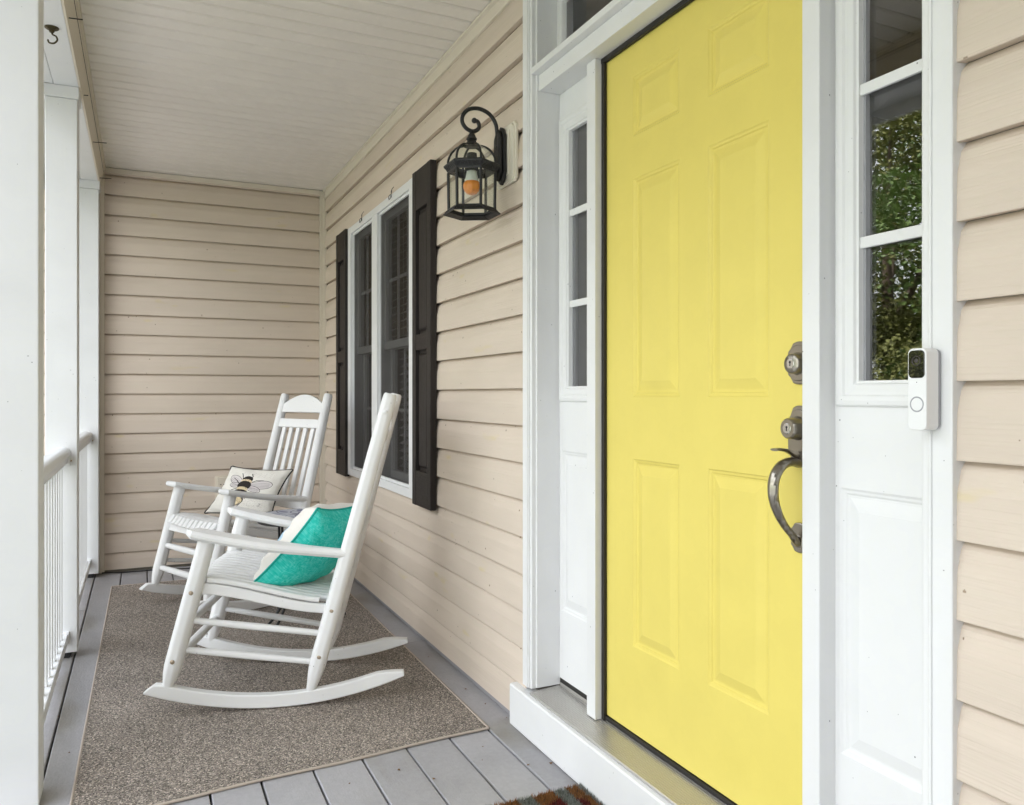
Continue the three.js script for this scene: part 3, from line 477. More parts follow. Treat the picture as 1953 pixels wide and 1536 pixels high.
// ------------------------------------------------------------------ wall lantern
{
  const t = thing('wall_lantern', 'black scrolled wall lantern with clear glass and orange tipped bulb', 'lantern', [0, 1.80, -2.615]);
  const Y = -1.80;
  // beige mounting block: stepped plate with notched corners
  const notch = (w, h, n) => [[-w + n, -h], [w - n, -h], [w - n * 0.6, -h + n * 0.6], [w, -h + n], [w, h - n], [w - n * 0.6, h - n * 0.6], [w - n, h], [-w + n, h], [-w + n * 0.6, h - n * 0.6], [-w, h - n], [-w, -h + n], [-w + n * 0.6, -h + n * 0.6]];
  const mb = [extr(notch(0.084, 0.108, 0.014), 0.012, 0.003), extr(notch(0.077, 0.101, 0.014), 0.008, 0.003).translate(0, 0, 0.011), extr([[-0.050, -0.080], [0.050, -0.080], [0.050, 0.080], [-0.050, 0.080]], 0.006, 0.002).translate(0, 0, 0.018)].map(g => g.rotateY(OUT).translate(-0.013, 2.040 + Y, -0.004));
  part('mounting_block', mb, M.mount, t);
  const oct = (w, h, n) => [[-w + n, -h + 0.004], [0, -h - 0.006], [w - n, -h + 0.004], [w, -h + n * 1.7], [w, h - n * 1.7], [w - n, h - 0.004], [0, h + 0.004], [-w + n, h - 0.004], [-w, h - n * 1.7], [-w, -h + n * 1.7]];
  part('back_plate', [extr(oct(0.034, 0.100, 0.020), 0.014, 0.003), extr(oct(0.026, 0.088, 0.017), 0.016, 0.006).translate(0, 0, 0.013)].map(g => g.rotateY(OUT).translate(-0.036, 2.036 + Y, 0)), M.ironBlack, t);
  const cv = [[-0.052, 2.060], [-0.058, 2.066], [-0.061, 2.085], [-0.061, 2.118], [-0.068, 2.152], [-0.092, 2.181], [-0.130, 2.194], [-0.168, 2.187], [-0.192, 2.165], [-0.196, 2.138], [-0.182, 2.118], [-0.160, 2.110], [-0.140, 2.116], [-0.131, 2.131], [-0.137, 2.147], [-0.150, 2.149]];
  part('scroll_arm', [tube(cv.map(([x, y]) => [x, y + Y, 0]), 0.0072, 90, 12), new THREE.SphereGeometry(0.010, 14, 10).translate(-0.150, 2.149 + Y, 0), new THREE.SphereGeometry(0.012, 14, 10).translate(-0.057, 2.062 + Y, 0)], M.ironBlack, t);
  const cx = -0.160, hexA = k => Math.PI / 6 + k * Math.PI / 3, hp = (k, r, y) => [cx + r * Math.cos(hexA(k)), y + Y, r * Math.sin(hexA(k))];
  const lathe = prof => toCreasedNormals(new THREE.LatheGeometry(prof.map(([r, y]) => new THREE.Vector2(r, y + Y)), 28), 0.6).translate(cx, 0, 0);
  part('finial', lathe([[0.0001, 2.114], [0.009, 2.113], [0.010, 2.106], [0.008, 2.103], [0.009, 2.100], [0.013, 2.094], [0.015, 2.088], [0.019, 2.083], [0.019, 2.079], [0.015, 2.076], [0.017, 2.071], [0.024, 2.064], [0.030, 2.058], [0.030, 2.055], [0.0001, 2.055]]), M.ironBlack, t);
  const hexRing = prof => { const P = []; for (let k = 0; k < 6; k++) for (let i = 0; i + 1 < prof.length; i++) { const a = hp(k, ...prof[i]), b = hp(k + 1, ...prof[i]), c = hp(k + 1, ...prof[i + 1]), d = hp(k, ...prof[i + 1]); P.push(...a, ...b, ...c, ...a, ...c, ...d); } const g = new THREE.BufferGeometry(); g.setAttribute('position', new THREE.Float32BufferAttribute(P, 3)); g.computeVertexNormals(); return g; };
  const eave = part('eave_ring', hexRing([[0.078, 1.960], [0.086, 1.960], [0.088, 1.966], [0.093, 1.973], [0.101, 1.981], [0.102, 1.986], [0.099, 1.989], [0.092, 1.992], [0.088, 1.994], [0.082, 1.994], [0.078, 1.960]]), M.ironBlack, t);
  // moulded chevrons on the eave and the base
  const chev = [], ribs = []; for (let k = 0; k < 6; k++) for (let j = 0; j < 7; j++) { const f = (j + 0.5) / 7, sgn = j < 3.5 ? 1 : -1, lo = (r, y, q) => { const a = hp(k, r, y), b = hp(k + 1, r, y); return [a[0] + (b[0] - a[0]) * q, a[1], a[2] + (b[2] - a[2]) * q]; }; chev.push(rod(lo(0.0890, 1.967, f - 0.045 * sgn), lo(0.1005, 1.981, f + 0.045 * sgn), 0.0017, 5)); ribs.push(rod(lo(0.091, 1.826, f - 0.045 * sgn), lo(0.1015, 1.8165, f + 0.045 * sgn), 0.0014, 5)); }
  part('eave_moulding', chev, M.ironBlack, eave);
  const domeY = q => 1.992 + 0.065 * Math.sin(q * Math.PI / 2), domeR = q => 0.022 + 0.064 * Math.cos(q * Math.PI / 2);
  for (let k = 0; k < 6; k++) { const pts = []; for (let i = 0; i <= 8; i++) pts.push(hp(k, domeR(i / 8), domeY(i / 8))); part('roof_rib', tube(pts, 0.0042, 16, 7), M.ironBlack, t); }
  for (let k = 0; k < 6; k++) { const P = [], N = 8; for (let i = 0; i < N; i++) { const a = hp(k, domeR(i / N), domeY(i / N)), b = hp(k + 1, domeR(i / N), domeY(i / N)), c = hp(k + 1, domeR((i + 1) / N), domeY((i + 1) / N)), d = hp(k, domeR((i + 1) / N), domeY((i + 1) / N)); P.push(...a, ...b, ...c, ...a, ...c, ...d); } const g = new THREE.BufferGeometry(); g.setAttribute('position', new THREE.Float32BufferAttribute(P, 3)); g.computeVertexNormals(); part('roof_pane', g, M.lampGlass, t); }
  for (let k = 0; k < 6; k++) { const a = hp(k, 0.0845, 1.962), b = hp(k, 0.0825, 1.826); part('cage_bar', rod(a, b, 0.0054, 8), M.ironBlack, t); }
  for (let k = 0; k < 6; k++) { const a = hp(k, 0.081, 1.960), b = hp(k + 1, 0.081, 1.960), c = hp(k + 1, 0.079, 1.830), d = hp(k, 0.079, 1.830), P = [...a, ...b, ...c, ...a, ...c, ...d]; const g = new THREE.BufferGeometry(); g.setAttribute('position', new THREE.Float32BufferAttribute(P, 3)); g.computeVertexNormals(); part('side_pane', g, M.lampGlass, t); }
  const base = part('base_ring', hexRing([[0.077, 1.826], [0.087, 1.824], [0.089, 1.828], [0.087, 1.833], [0.083, 1.835], [0.077, 1.834], [0.077, 1.826]]), M.ironBlack, t);
  part('base_rim', hexRing([[0.080, 1.822], [0.102, 1.811], [0.104, 1.814], [0.097, 1.820], [0.090, 1.8262], [0.083, 1.8258], [0.080, 1.822]]), M.ironBlack, base);
  part('base_moulding', ribs, M.ironBlack, base);
  part('lamp_socket', lathe([[0.0001, 2.030], [0.018, 2.030], [0.022, 1.992], [0.024, 1.975], [0.021, 1.966], [0.0001, 1.966]]), M.ironBlack, t);
  const bu = part('bulb', lathe([[0.0001, 1.972], [0.017, 1.972], [0.019, 1.958], [0.022, 1.944], [0.0255, 1.932], [0.0255, 1.929]]), M.bulbGlass, t);
  part('bulb_tip', lathe([[0.0255, 1.9295], [0.0285, 1.926], [0.0305, 1.916], [0.030, 1.907], [0.026, 1.896], [0.018, 1.887], [0.009, 1.883], [0.0001, 1.882]]), M.bulbOrange, bu);
}

// ------------------------------------------------------------------ outlet cover, hook, cable
{
  const t = thing('outlet_cover', 'beige weatherproof outlet cover on the end wall behind the bee pillow', 'outlet', [-0.70, 0.445, -5.819]);
  part('cover', bx(-0.056, 0.056, 0, 0.155, 0, 0.026, 0.005), M.sidingTrim, t); part('flange', bx(-0.066, 0.066, -0.010, 0.165, -0.004, 0.006, 0.002), M.sidingTrim, t);
  for (let r = 0; r < 4; r++) for (let c = 0; c < 5; c++) part('vent_hole', bx(-0.042 + c * 0.019 + (r % 2) * 0.008, -0.036 + c * 0.019 + (r % 2) * 0.008, 0.03 + r * 0.024, 0.037 + r * 0.024, 0.0255, 0.0265), M.dark, t);
}
{
  const t = thing('plant_hook', 'small tarnished bronze hook screwed under the white beam', 'hook', [-1.528, 2.536, -3.390]);
  const br = phy({ color: lin(0.075, 0.06, 0.03), metalness: 0.6, roughness: 0.45 });
  part('rose', toCreasedNormals(new THREE.LatheGeometry([[0.0001, -0.018], [0.008, -0.018], [0.010, -0.011], [0.020, -0.006], [0.024, -0.003], [0.024, 0], [0.0001, 0]].map(p => new THREE.Vector2(...p)), 24), 0.6), br, t);
  part('hook', tube([[0, -0.016, 0], [0.003, -0.026, 0], [0.014, -0.032, 0.004], [0.018, -0.046, 0.005], [0.008, -0.058, 0.003], [-0.008, -0.057, -0.002], [-0.013, -0.046, -0.004]], 0.0032, 40, 8), br, t);
}
solo('cable', tube([[-1.46, 0.010, -5.795], [-1.30, 0.009, -5.76], [-1.12, 0.010, -5.75], [-0.95, 0.008, -5.72], [-0.75, 0.010, -5.74], [-0.55, 0.008, -5.73], [-0.3, 0.01, -5.78]], 0.004, 60, 6), M.dark, 'thin black cable lying along the foot of the end wall', 'cable');

// ------------------------------------------------------------------ rug and door mat
{
  const t = thing('area_rug', 'grey brown looped rug with a pale bound edge under the rocking chairs', 'rug', [-0.76, 0, -3.9]);
  const C = [[-1.408, -2.447], [-0.128, -2.542], [-0.118, -5.345], [-1.389, -5.380]].map(([x, z]) => [x + 0.76, z + 3.9]);
  const N = 40, P = [], at = (u, v) => { const l = (a, b, k) => a + (b - a) * k, x = l(l(C[0][0], C[1][0], u), l(C[3][0], C[2][0], u), v), z = l(l(C[0][1], C[1][1], u), l(C[3][1], C[2][1], u), v); return [x, 0.0085 + 0.0012 * Math.sin(x * 9 + z * 4) * Math.sin(z * 6), z + (v < 0.01 ? 0.004 * Math.sin(x * 11) : 0)]; };
  for (let i = 0; i < N; i++) for (let j = 0; j < N; j++) { const a = at(i / N, j / N), b = at((i + 1) / N, j / N), c = at((i + 1) / N, (j + 1) / N), d = at(i / N, (j + 1) / N); P.push(...a, ...b, ...c, ...a, ...c, ...d); }
  const g = new THREE.BufferGeometry(); g.setAttribute('position', new THREE.Float32BufferAttribute(P, 3)); g.computeVertexNormals();
  part('pile', g, M.rug, t);
  const e = []; for (const [u0, v0, u1, v1] of [[0, 0, 1, 0], [1, 0, 1, 1], [1, 1, 0, 1], [0, 1, 0, 0]]) { const l = []; for (let i = 0; i <= 24; i++) { const a = at(u0 + (u1 - u0) * i / 24, v0 + (v1 - v0) * i / 24); l.push([a[0], 0.0062, a[2]]); } e.push(tube(l, 0.0046, 72, 7)); }
  part('binding', e, M.rugEdge, t);
}
{
  const t = thing('doormat', 'coir doormat in brown and grey stripes before the door step', 'doormat', [-0.275, 0, -1.66]);
  const w = 0.235, l = 0.385; part('backing', bx(-w, w, 0.001, 0.008, -l, l, 0.003), M.rubber, t);
  const N = 42000, fib = new THREE.InstancedMesh(new THREE.ConeGeometry(0.0016, 0.017, 3, 1).translate(0, 0.0085, 0), std({ color: lin(1, 1, 1), roughness: 0.95 }), N);
  const m = new THREE.Matrix4(), q = new THREE.Quaternion(), col = new THREE.Color();
  for (let i = 0; i < N; i++) {
    const x = rr(-w, w), z = rr(-l, l), wx = x - 0.275 + 0.004 * Math.sin((z - 1.66) * 40), e = w - x; let c;
    const red = Math.hypot((x - 0.135) / 0.055, (z + l - 0.105) / 0.07) < 1 + 0.25 * Math.sin(z * 60);
    const band = e < 0.016 + 0.004 * Math.sin(z * 30) ? 1 : e < 0.058 ? 0 : e < 0.098 ? 1 : e < 0.168 ? 0 : e < 0.215 ? 1 : e < 0.29 ? 0 : e < 0.33 ? 1 : e < 0.4 ? 0 : 1;
    c = red && band === 0 ? [0.16, 0.025, 0.022] : band ? [0.27, 0.29, 0.26] : [0.30, 0.135, 0.045];
    const k = rr(0.5, 1.35); col.setRGB(c[0] * k, c[1] * k, c[2] * k);
    q.setFromEuler(new THREE.Euler(rr(-0.6, 0.6), rr(0, 6.28), rr(-0.6, 0.6))); m.compose(new THREE.Vector3(x, 0.006, z), q, new THREE.Vector3(1, rr(0.6, 1.1), 1)); fib.setMatrixAt(i, m); fib.setColorAt(i, col);
  }
  fib.name = 'coir_pile'; fib.userData.kind = 'stuff'; fib.castShadow = fib.receiveShadow = true; t.add(fib);
}
{ // crumbs of dry leaf and grit on the boards
  const gs = []; for (const [x, z] of [[-0.20, -3.62], [-0.07, -3.35], [-0.15, -3.40], [-0.06, -2.92], [-0.03, -2.60], [-0.20, -2.42], [-0.24, -2.33], [-0.05, -2.22], [-0.12, -2.24], [-0.5, -2.38], [-1.50, -3.30], [-1.44, -2.95], [-0.42, -2.28], [-0.09, -3.05], [-0.05, -2.75], [-0.22, -2.60], [-0.66, -2.36], [-1.05, -5.55]]) gs.push(new THREE.TetrahedronGeometry(rr(0.003, 0.007)).scale(rr(0.8, 1.8), 0.35, rr(0.5, 1)).rotateY(rr(0, 6)).translate(x, 0.004, z));
  const o = part('leaf_litter', gs, std({ color: lin(0.16, 0.085, 0.03), roughness: 1 }), scene); o.userData = { kind: 'stuff', label: 'crumbs of dry leaf scattered on the deck boards', category: 'leaf litter' };
}

// ------------------------------------------------------------------ rocking chairs (local x = towards the back, z = side)
const half = s => 0.285 - 0.1 * (s + 0.25);
function rockingChair(label, pos, A) {
  const t = thing('rocking_chair', label, 'rocking chair', pos, -A, 'white wooden rocking chairs');
  const FL = y => -0.290 + 0.2575 * y, RP = y => 0.223 + 0.267 * y;      // front leg and back post lean
  for (const s of [1, -1]) {
    const st = []; for (let i = 0; i <= 28; i++) { const x = -0.340 + 0.922 * i / 28, y0 = 0.39 * (x - 0.12) ** 2 - 0.0015; const fr = Math.max(0, 1 - (x + 0.340) / 0.055), re = Math.max(0, 1 - (0.582 - x) / 0.10); const th = 0.049 * (1 - 0.86 * fr ** 2) * (1 - 0.62 * re ** 1.4); st.push([x, y0 + th / 2 + 0.002, s * half(x), 0.036, th]); }
    part('rocker', board(st, 0.004), M.chair, t);
    part('front_leg', turned([FL(0.088), 0.088, s * half(-0.26)], [FL(0.648), 0.648, s * half(-0.14)], [[0, 0.0165], [0.03, 0.019], [0.10, 0.028], [0.155, 0.0315], [0.2, 0.032], [0.95, 0.031], [1, 0.030]], 24), M.chair, t);
    part('back_post', turned([RP(0.050), 0.050, s * half(0.24)], [RP(1.163), 1.163, s * 0.222], [[0, 0.0165], [0.015, 0.019], [0.06, 0.028], [0.085, 0.031], [0.12, 0.0315], [0.98, 0.0265], [0.995, 0.0245], [1, 0.020]], 24), M.chair, t);
    const arm = []; for (let i = 0; i <= 22; i++) { const k = i / 22, x = -0.196 + 0.565 * k, y = 0.660 - 0.100 * k - 0.010 * Math.sin(k * 3.14), nose = Math.sqrt(Math.max(0.05, 1 - Math.max(0, 1 - k / 0.07) ** 2)); arm.push([x, y, s * (half(-0.14) - 0.04 * k + 0.012 * (1 - k)), (0.104 - 0.052 * THREE.MathUtils.smoothstep(k, 0.42, 0.92)) * nose, 0.031 * (0.55 + 0.45 * nose)]); }
    part('arm', board(arm, 0.011), M.chair, t);
    for (const [y0, y1] of [[0.338, 0.262], [0.232, 0.156]]) part('side_rung', turned([FL(y0) + 0.012, y0, s * half(-0.19)], [RP(y1) - 0.012, y1, s * half(0.27)], [[0, 0.011], [0.5, 0.0135], [1, 0.011]], 14), M.chair, t);
    const rail = []; for (let i = 0; i <= 14; i++) { const k = i / 14, x = -0.170 + 0.480 * k; rail.push([x, seatY(x) - 0.0310 - 0.004 * Math.sin(k * 3.1), s * (half(x) - 0.008), 0.024, 0.042 - 0.008 * k]); }
    part('seat_rail', board(rail, 0.004), M.chair, t);
    for (const [x, y, r] of [[FL(0.198), 0.198, 0.032], [FL(0.443), 0.443, 0.032], [RP(0.182), 0.182, 0.0316], [RP(0.352), 0.352, 0.0312], [RP(1.094), 1.094, 0.0275]]) part('bolt', new THREE.SphereGeometry(0.0085, 12, 8).scale(1, 1, 0.45).translate(x, y, s * (half(Math.min(0.3, x)) - (x > 0.45 ? 0.0 : 0) + r - 0.001 - (y > 1 ? 0.008 : 0))), y > 1 ? M.chair : M.bolt, t);
  }
  // seat: narrow slats from front to back with rolled front tips
  const n = 13; for (let i = 0; i < n; i++) {
    const f = (i + 0.5) / n * 2 - 1, edge = Math.abs(f) > 0.9, x0 = edge ? -0.128 : -0.222 + 0.012 * f * f, x1 = edge ? 0.268 : 0.318, st = [];
    for (let k = 0; k <= 16; k++) { const q = k / 16, x = x0 + (x1 - x0) * q, wz = half(x) + 0.012, tip = edge ? 1 : Math.sqrt(Math.max(0.12, 1 - Math.max(0, 1 - q / 0.05) ** 2)); st.push([x, seatY(x) - (1 - tip) * 0.010, f * wz, 2 * wz / n - 0.0078, 0.018 * tip]); }
    part('seat_slat', board(st, 0.0055), M.chair, t);
  }
  part('front_rail', bx(-0.012, 0.012, -0.036, 0.030, -half(-0.17) + 0.01, half(-0.17) - 0.01, 0.004).rotateZ(-0.22).translate(-0.182, 0.432, 0), M.chair, t);
  part('rear_rail', bx(-0.012, 0.012, -0.03, 0.03, -0.215, 0.215, 0.004).rotateZ(-0.26).translate(0.312, 0.345, 0), M.chair, t);
  const ringed = [[0, 0.0125], [0.10, 0.0150], [0.115, 0.0158], [0.125, 0.0145], [0.14, 0.0160], [0.5, 0.0175], [0.86, 0.0160], [0.875, 0.0145], [0.885, 0.0158], [0.90, 0.0150], [1, 0.0125]];
  for (const y of [0.315, 0.195]) part('front_rung', turned([FL(y), y, -half(-0.22) + 0.012], [FL(y), y, half(-0.22) - 0.012], ringed, 16), M.chair, t);
  for (const y of [0.250]) part('rear_rung', turned([RP(y), y, -half(0.29) + 0.012], [RP(y), y, half(0.29) - 0.012], [[0, 0.012], [0.5, 0.015], [1, 0.012]], 14), M.chair, t);
  // back: arched crest, upper rail, five slats, lower rail; drawn in the plane of the posts
  const lean = Math.atan(0.267), put = g => g.rotateY(Math.PI / 2).rotateZ(-lean), W = 0.212;
  const onBack = (g, y) => put(g).translate(RP(y), y, 0);
  const crest = new THREE.Shape(); crest.moveTo(-W, -0.020); crest.lineTo(W, -0.020); crest.lineTo(W, 0.028); crest.bezierCurveTo(W * 0.55, 0.078, W * 0.25, 0.092, 0, 0.092); crest.bezierCurveTo(-W * 0.25, 0.092, -W * 0.55, 0.078, -W, 0.028); crest.closePath();
  part('crest_rail', onBack(extr(crest, 0.022, 0.005, 3).translate(0, 0, -0.011), 1.070), M.chair, t);
  part('upper_rail', onBack(bx(-W - 0.004, W + 0.004, -0.027, 0.027, -0.012, 0.012, 0.006), 0.985), M.chair, t);
  part('lower_rail', onBack(bx(-W - 0.006, W + 0.006, -0.032, 0.032, -0.012, 0.012, 0.006), 0.525), M.chair, t);
  for (let i = 0; i < 5; i++) { const z = (i - 2) * 0.0735; part('back_slat', onBack(bx(-0.0175, 0.0175, -0.208, 0.208, -0.007, 0.007, 0.004).translate(z, 0, 0), 0.757), M.chair, t); }
  return t;
}
function seatY(x) { const k = (x + 0.222) / 0.54; return 0.482 - 0.004 * Math.max(0, 0.12 - k) * 60 * Math.max(0, 0.12 - k) * 10 - 0.098 * THREE.MathUtils.smoothstep(k, 0.02, 0.98) + 0.010 * Math.sin(k * Math.PI * 1.0); }
const RUG = 0.0115;
const C1 = { p: [-0.7955, RUG, -3.311], A: THREE.MathUtils.degToRad(19.5) }, C2 = { p: [-0.800, RUG, -4.690], A: THREE.MathUtils.degToRad(-24.35) };
rockingChair('white rocking chair with the teal pillow on its slatted seat', C1.p, C1.A);
rockingChair('white rocking chair with the bee print pillow near the end wall', C2.p, C2.A);
const inChair = (c, [s, y, w]) => new THREE.Vector3(c.p[0] + s * Math.cos(c.A) - w * Math.sin(c.A), c.p[1] + y, c.p[2] + s * Math.sin(c.A) + w * Math.cos(c.A));

// ------------------------------------------------------------------ pillows
function pillow(name, label, corners, T, front, back, piping, flip, wr = 0.006, sag = 0.012) {     // corners: lower a, upper a, upper b, lower b (world)
  const [A, B, C, D] = corners, base = A.clone().lerp(D, 0.5), N = 44;
  const t = thing(name, label, 'pillow', [base.x, base.y, base.z], 0, 'square throw pillows');
  const nrm = B.clone().add(C).sub(A).sub(D).cross(C.clone().add(D).sub(A).sub(B)).normalize(); if (flip) nrm.negate();
  const pos = (u, v, side) => {
    const uu = 0.5 + (u - 0.5) * (1 - 0.13 * (1 - (2 * v - 1) ** 2)), vv = 0.5 + (v - 0.5) * (1 - 0.10 * (1 - (2 * u - 1) ** 2));
    const p = A.clone().multiplyScalar((1 - uu) * (1 - vv)).addScaledVector(B, (1 - uu) * vv).addScaledVector(C, uu * vv).addScaledVector(D, uu * (1 - vv));
    const a = 1 - Math.abs(2 * u - 1) ** 2.3, b = 1 - Math.abs(2 * v - 1) ** 2.3, puff = Math.pow(Math.max(0, a * b), 0.40);
    const edge = Math.min(u, 1 - u, v, 1 - v), crease = wr * Math.sin((u * 3.1 + v * 7.3) * 5 + side) * Math.exp(-edge * 7) * Math.min(1, edge * 14) + wr * 0.7 * (fbm(u, v, 5, 5, 200 + side, 3) - 0.5) * puff * 3;
    return p.addScaledVector(nrm, side * (T * puff + crease)).sub(base).add(new THREE.Vector3(0, -sag * puff * (1 - v) * 2, 0));
  };
  for (const side of [1, -1]) {
    const P = [], U = [];
    for (let i = 0; i < N; i++) for (let j = 0; j < N; j++) {
      const q = [[i, j], [i + 1, j], [i + 1, j + 1], [i, j + 1]].map(([a, b]) => [a / N, b / N]), V = q.map(([u, v]) => pos(u, v, side));
      for (const k of side > 0 ? [0, 1, 2, 0, 2, 3] : [0, 2, 1, 0, 3, 2]) { P.push(V[k].x, V[k].y, V[k].z); U.push(q[k][0], q[k][1]); }
    }
    let g = new THREE.BufferGeometry(); g.setAttribute('position', new THREE.Float32BufferAttribute(P, 3)); g.setAttribute('uv', new THREE.Float32BufferAttribute(U, 2)); g.computeVertexNormals(); g = toCreasedNormals(g, 1.2);
    const m = part(side > 0 ? 'front_cover' : 'back_cover', g, side > 0 ? front : back, t, { keepUV: true });
  }
  const loop = []; for (const [u0, v0, u1, v1] of [[0, 0, 0, 1], [0, 1, 1, 1], [1, 1, 1, 0], [1, 0, 0, 0]]) for (let i = 0; i < 12; i++) { const p = pos(u0 + (u1 - u0) * i / 12, v0 + (v1 - v0) * i / 12, 1); loop.push([p.x, p.y, p.z]); }
  part('piping', tube(loop, 0.0042, 160, 7, true), piping, t);
  return t;
}
const weave = tex(512, 512, g1((u, v) => { const a = fbm(u, v, 128, 6, 211, 2), b = fbm(u, v, 6, 128, 212, 2); return 0.5 * a + 0.5 * b; }), null, false);
const tealMap = tex(512, 512, (u, v) => { const a = fbm(u, v, 200, 44, 221, 1), b = fbm(u, v, 44, 200, 222, 1), c = fbm(u, v, 5, 5, 223, 3), k = 0.10 + 0.20 * (a + b - 1) + 0.16 * (c - 0.5); return [0.10 + 1.3 * k, 0.775 + 0.42 * k, 0.71 + 0.50 * k]; });
M.teal = phy({ color: lin(0.92, 0.92, 0.92), map: tealMap, roughness: 0.95, bumpMap: weave, bumpScale: 0.002, sheen: 0.3, sheenRoughness: 0.6 });
M.tealCord = std({ color: lin(0.006, 0.38, 0.32), roughness: 0.9 });
M.blackCord = std({ color: lin(0.012, 0.012, 0.012), roughness: 0.8 });
function canvasTex(w, h, draw) { const c = document.createElement('canvas'); c.width = w; c.height = h; draw(c.getContext('2d'), w, h); const t = new THREE.CanvasTexture(c); t.colorSpace = THREE.SRGBColorSpace; t.anisotropy = 8; return t; }
const shellTex = canvasTex(512, 512, (g) => {
  g.fillStyle = '#ebe6de'; g.fillRect(0, 0, 512, 512);
  g.fillStyle = '#b9d3e2'; g.beginPath(); g.ellipse(80, 250, 46, 62, 0.2, 0, 7); g.fill(); g.strokeStyle = '#7fa6c2'; g.lineWidth = 4; for (let i = 0; i < 7; i++) { g.beginPath(); g.moveTo(80, 310); g.lineTo(44 + i * 12, 200 + Math.abs(i - 3) * 9); g.stroke(); }
  g.fillStyle = '#b9d3e2'; g.beginPath(); g.ellipse(270, 260, 90, 110, 0, 0, 7); g.fill();
});
M.shell = phy({ color: lin(0.92, 0.92, 0.92), map: shellTex, roughness: 0.95, bumpMap: weave, bumpScale: 0.0016 });
const beeTex = canvasTex(1024, 1024, (g) => {
  g.fillStyle = '#e9e5dc'; g.fillRect(0, 0, 1024, 1024);
  g.strokeStyle = 'rgba(120,112,104,0.55)'; g.lineWidth = 3;
  for (let r = 0; r < 9; r++) { g.beginPath(); const y = 640 + r * 38; for (let x = 380; x < 960; x += 6) { const yy = y - (x - 400) * 0.12 + 9 * Math.sin(x * 0.09 + r * 2) * Math.sin(x * 0.021 + r); x === 380 ? g.moveTo(x, yy) : g.lineTo(x, yy); } if (r % 2) g.setLineDash([26, 18]); else g.setLineDash([40, 30, 12, 20]); g.stroke(); }
  for (let r = 0; r < 4; r++) { g.beginPath(); for (let x = 330; x < 900; x += 6) { const yy = 120 + r * 30 + 8 * Math.sin(x * 0.08 + r); x === 330 ? g.moveTo(x, yy) : g.lineTo(x, yy); } g.stroke(); }
  g.setLineDash([]); g.beginPath(); g.arc(700, 760, 70, 0.3, 5.6); g.stroke();
  g.save(); g.translate(455, 405); g.rotate(0.10); g.scale(1.42, 1.42);
  // wings
  g.fillStyle = 'rgba(214,205,206,0.75)'; g.strokeStyle = '#3a3230'; g.lineWidth = 5;
  const wing = (s, a, L, W) => { g.save(); g.scale(s, 1); g.rotate(a); g.beginPath(); g.moveTo(30, -10); g.bezierCurveTo(L * 0.4, -W, L * 0.9, -W, L, -W * 0.2); g.bezierCurveTo(L * 0.98, W * 0.5, L * 0.55, W * 0.7, 30, 20); g.fill(); g.stroke(); g.lineWidth = 2; for (let i = 0; i < 4; i++) { g.beginPath(); g.moveTo(40, 0); g.quadraticCurveTo(L * 0.5, -W * 0.6 + i * W * 0.3, L * 0.9, -W * 0.3 + i * W * 0.18); g.stroke(); } g.lineWidth = 5; g.restore(); };
  wing(1, -0.16, 330, 95); wing(1, 0.25, 230, 60); wing(-1, -0.35, 260, 90); wing(-1, 0.12, 190, 55);
  // legs and feelers
  g.lineWidth = 9; g.strokeStyle = '#1d1917'; for (const [x0, y0, x1, y1, x2, y2] of [[-40, -60, -80, -130, -120, -180], [20, -110, 40, -150, 10, -190], [60, -60, 110, -100, 200, -110], [-60, -10, -130, -60, -190, -90], [60, 60, 100, 110, 90, 180], [-70, 50, -130, 80, -180, 130], [40, 120, 80, 220, 40, 320]]) { g.beginPath(); g.moveTo(x0, y0); g.lineTo(x1, y1); g.lineTo(x2, y2); g.stroke(); }
  // body
  const oval = (y, rx, ry, c) => { g.fillStyle = c; g.beginPath(); g.ellipse(0, y, rx, ry, 0, 0, 7); g.fill(); };
  oval(-100, 62, 50, '#231d1a'); oval(-66, 70, 36, '#e2cdab'); oval(-8, 88, 66, '#2b2522'); oval(46, 72, 34, '#d9c7a2'); oval(100, 92, 46, '#2a2421'); oval(140, 90, 60, '#e4d3b2'); oval(205, 84, 64, '#2a2421'); oval(216, 72, 56, '#dfcba4'); oval(262, 54, 36, '#2a2421'); oval(256, 44, 30, '#ecd8b2');
  g.strokeStyle = 'rgba(40,30,24,0.55)'; g.lineWidth = 3; for (let i = 0; i < 90; i++) { const a = hash(i, 1, 301) * 6.28, r = hash(i, 2, 301), y = -110 + 380 * hash(i, 3, 301), x = (r - 0.5) * 120; g.beginPath(); g.moveTo(x, y); g.lineTo(x + 10 * Math.cos(a), y + 16); g.stroke(); }
  g.restore();
  g.fillStyle = 'rgba(90,84,80,0.8)'; g.font = 'italic 84px serif'; g.fillText('2', 800, 800);
});
M.bee = phy({ color: lin(0.92, 0.92, 0.92), map: beeTex, roughness: 0.95, bumpMap: weave, bumpScale: 0.0016 });
M.linen = phy({ color: lin(0.70, 0.67, 0.61), roughness: 0.95, bumpMap: weave, bumpScale: 0.0016 });
pillow('throw_pillow', 'teal linen pillow with a white shell printed face on the rocking chair', [[0.020, 0.450, 0.216], [0.252, 0.722, 0.165], [0.395, 0.690, -0.185], [0.200, 0.425, -0.170]].map(p => inChair(C1, p)), 0.108, M.teal, M.shell, M.tealCord, true, 0.008, 0.018);
pillow('throw_pillow', 'cream pillow printed with a bumblebee and edged in black cord', [[-0.01, 0.478, -0.215], [0.140, 0.738, -0.180], [0.320, 0.728, 0.175], [0.195, 0.455, 0.150]].map(p => inChair(C2, p)), 0.062, M.bee, M.linen, M.blackCord, true);

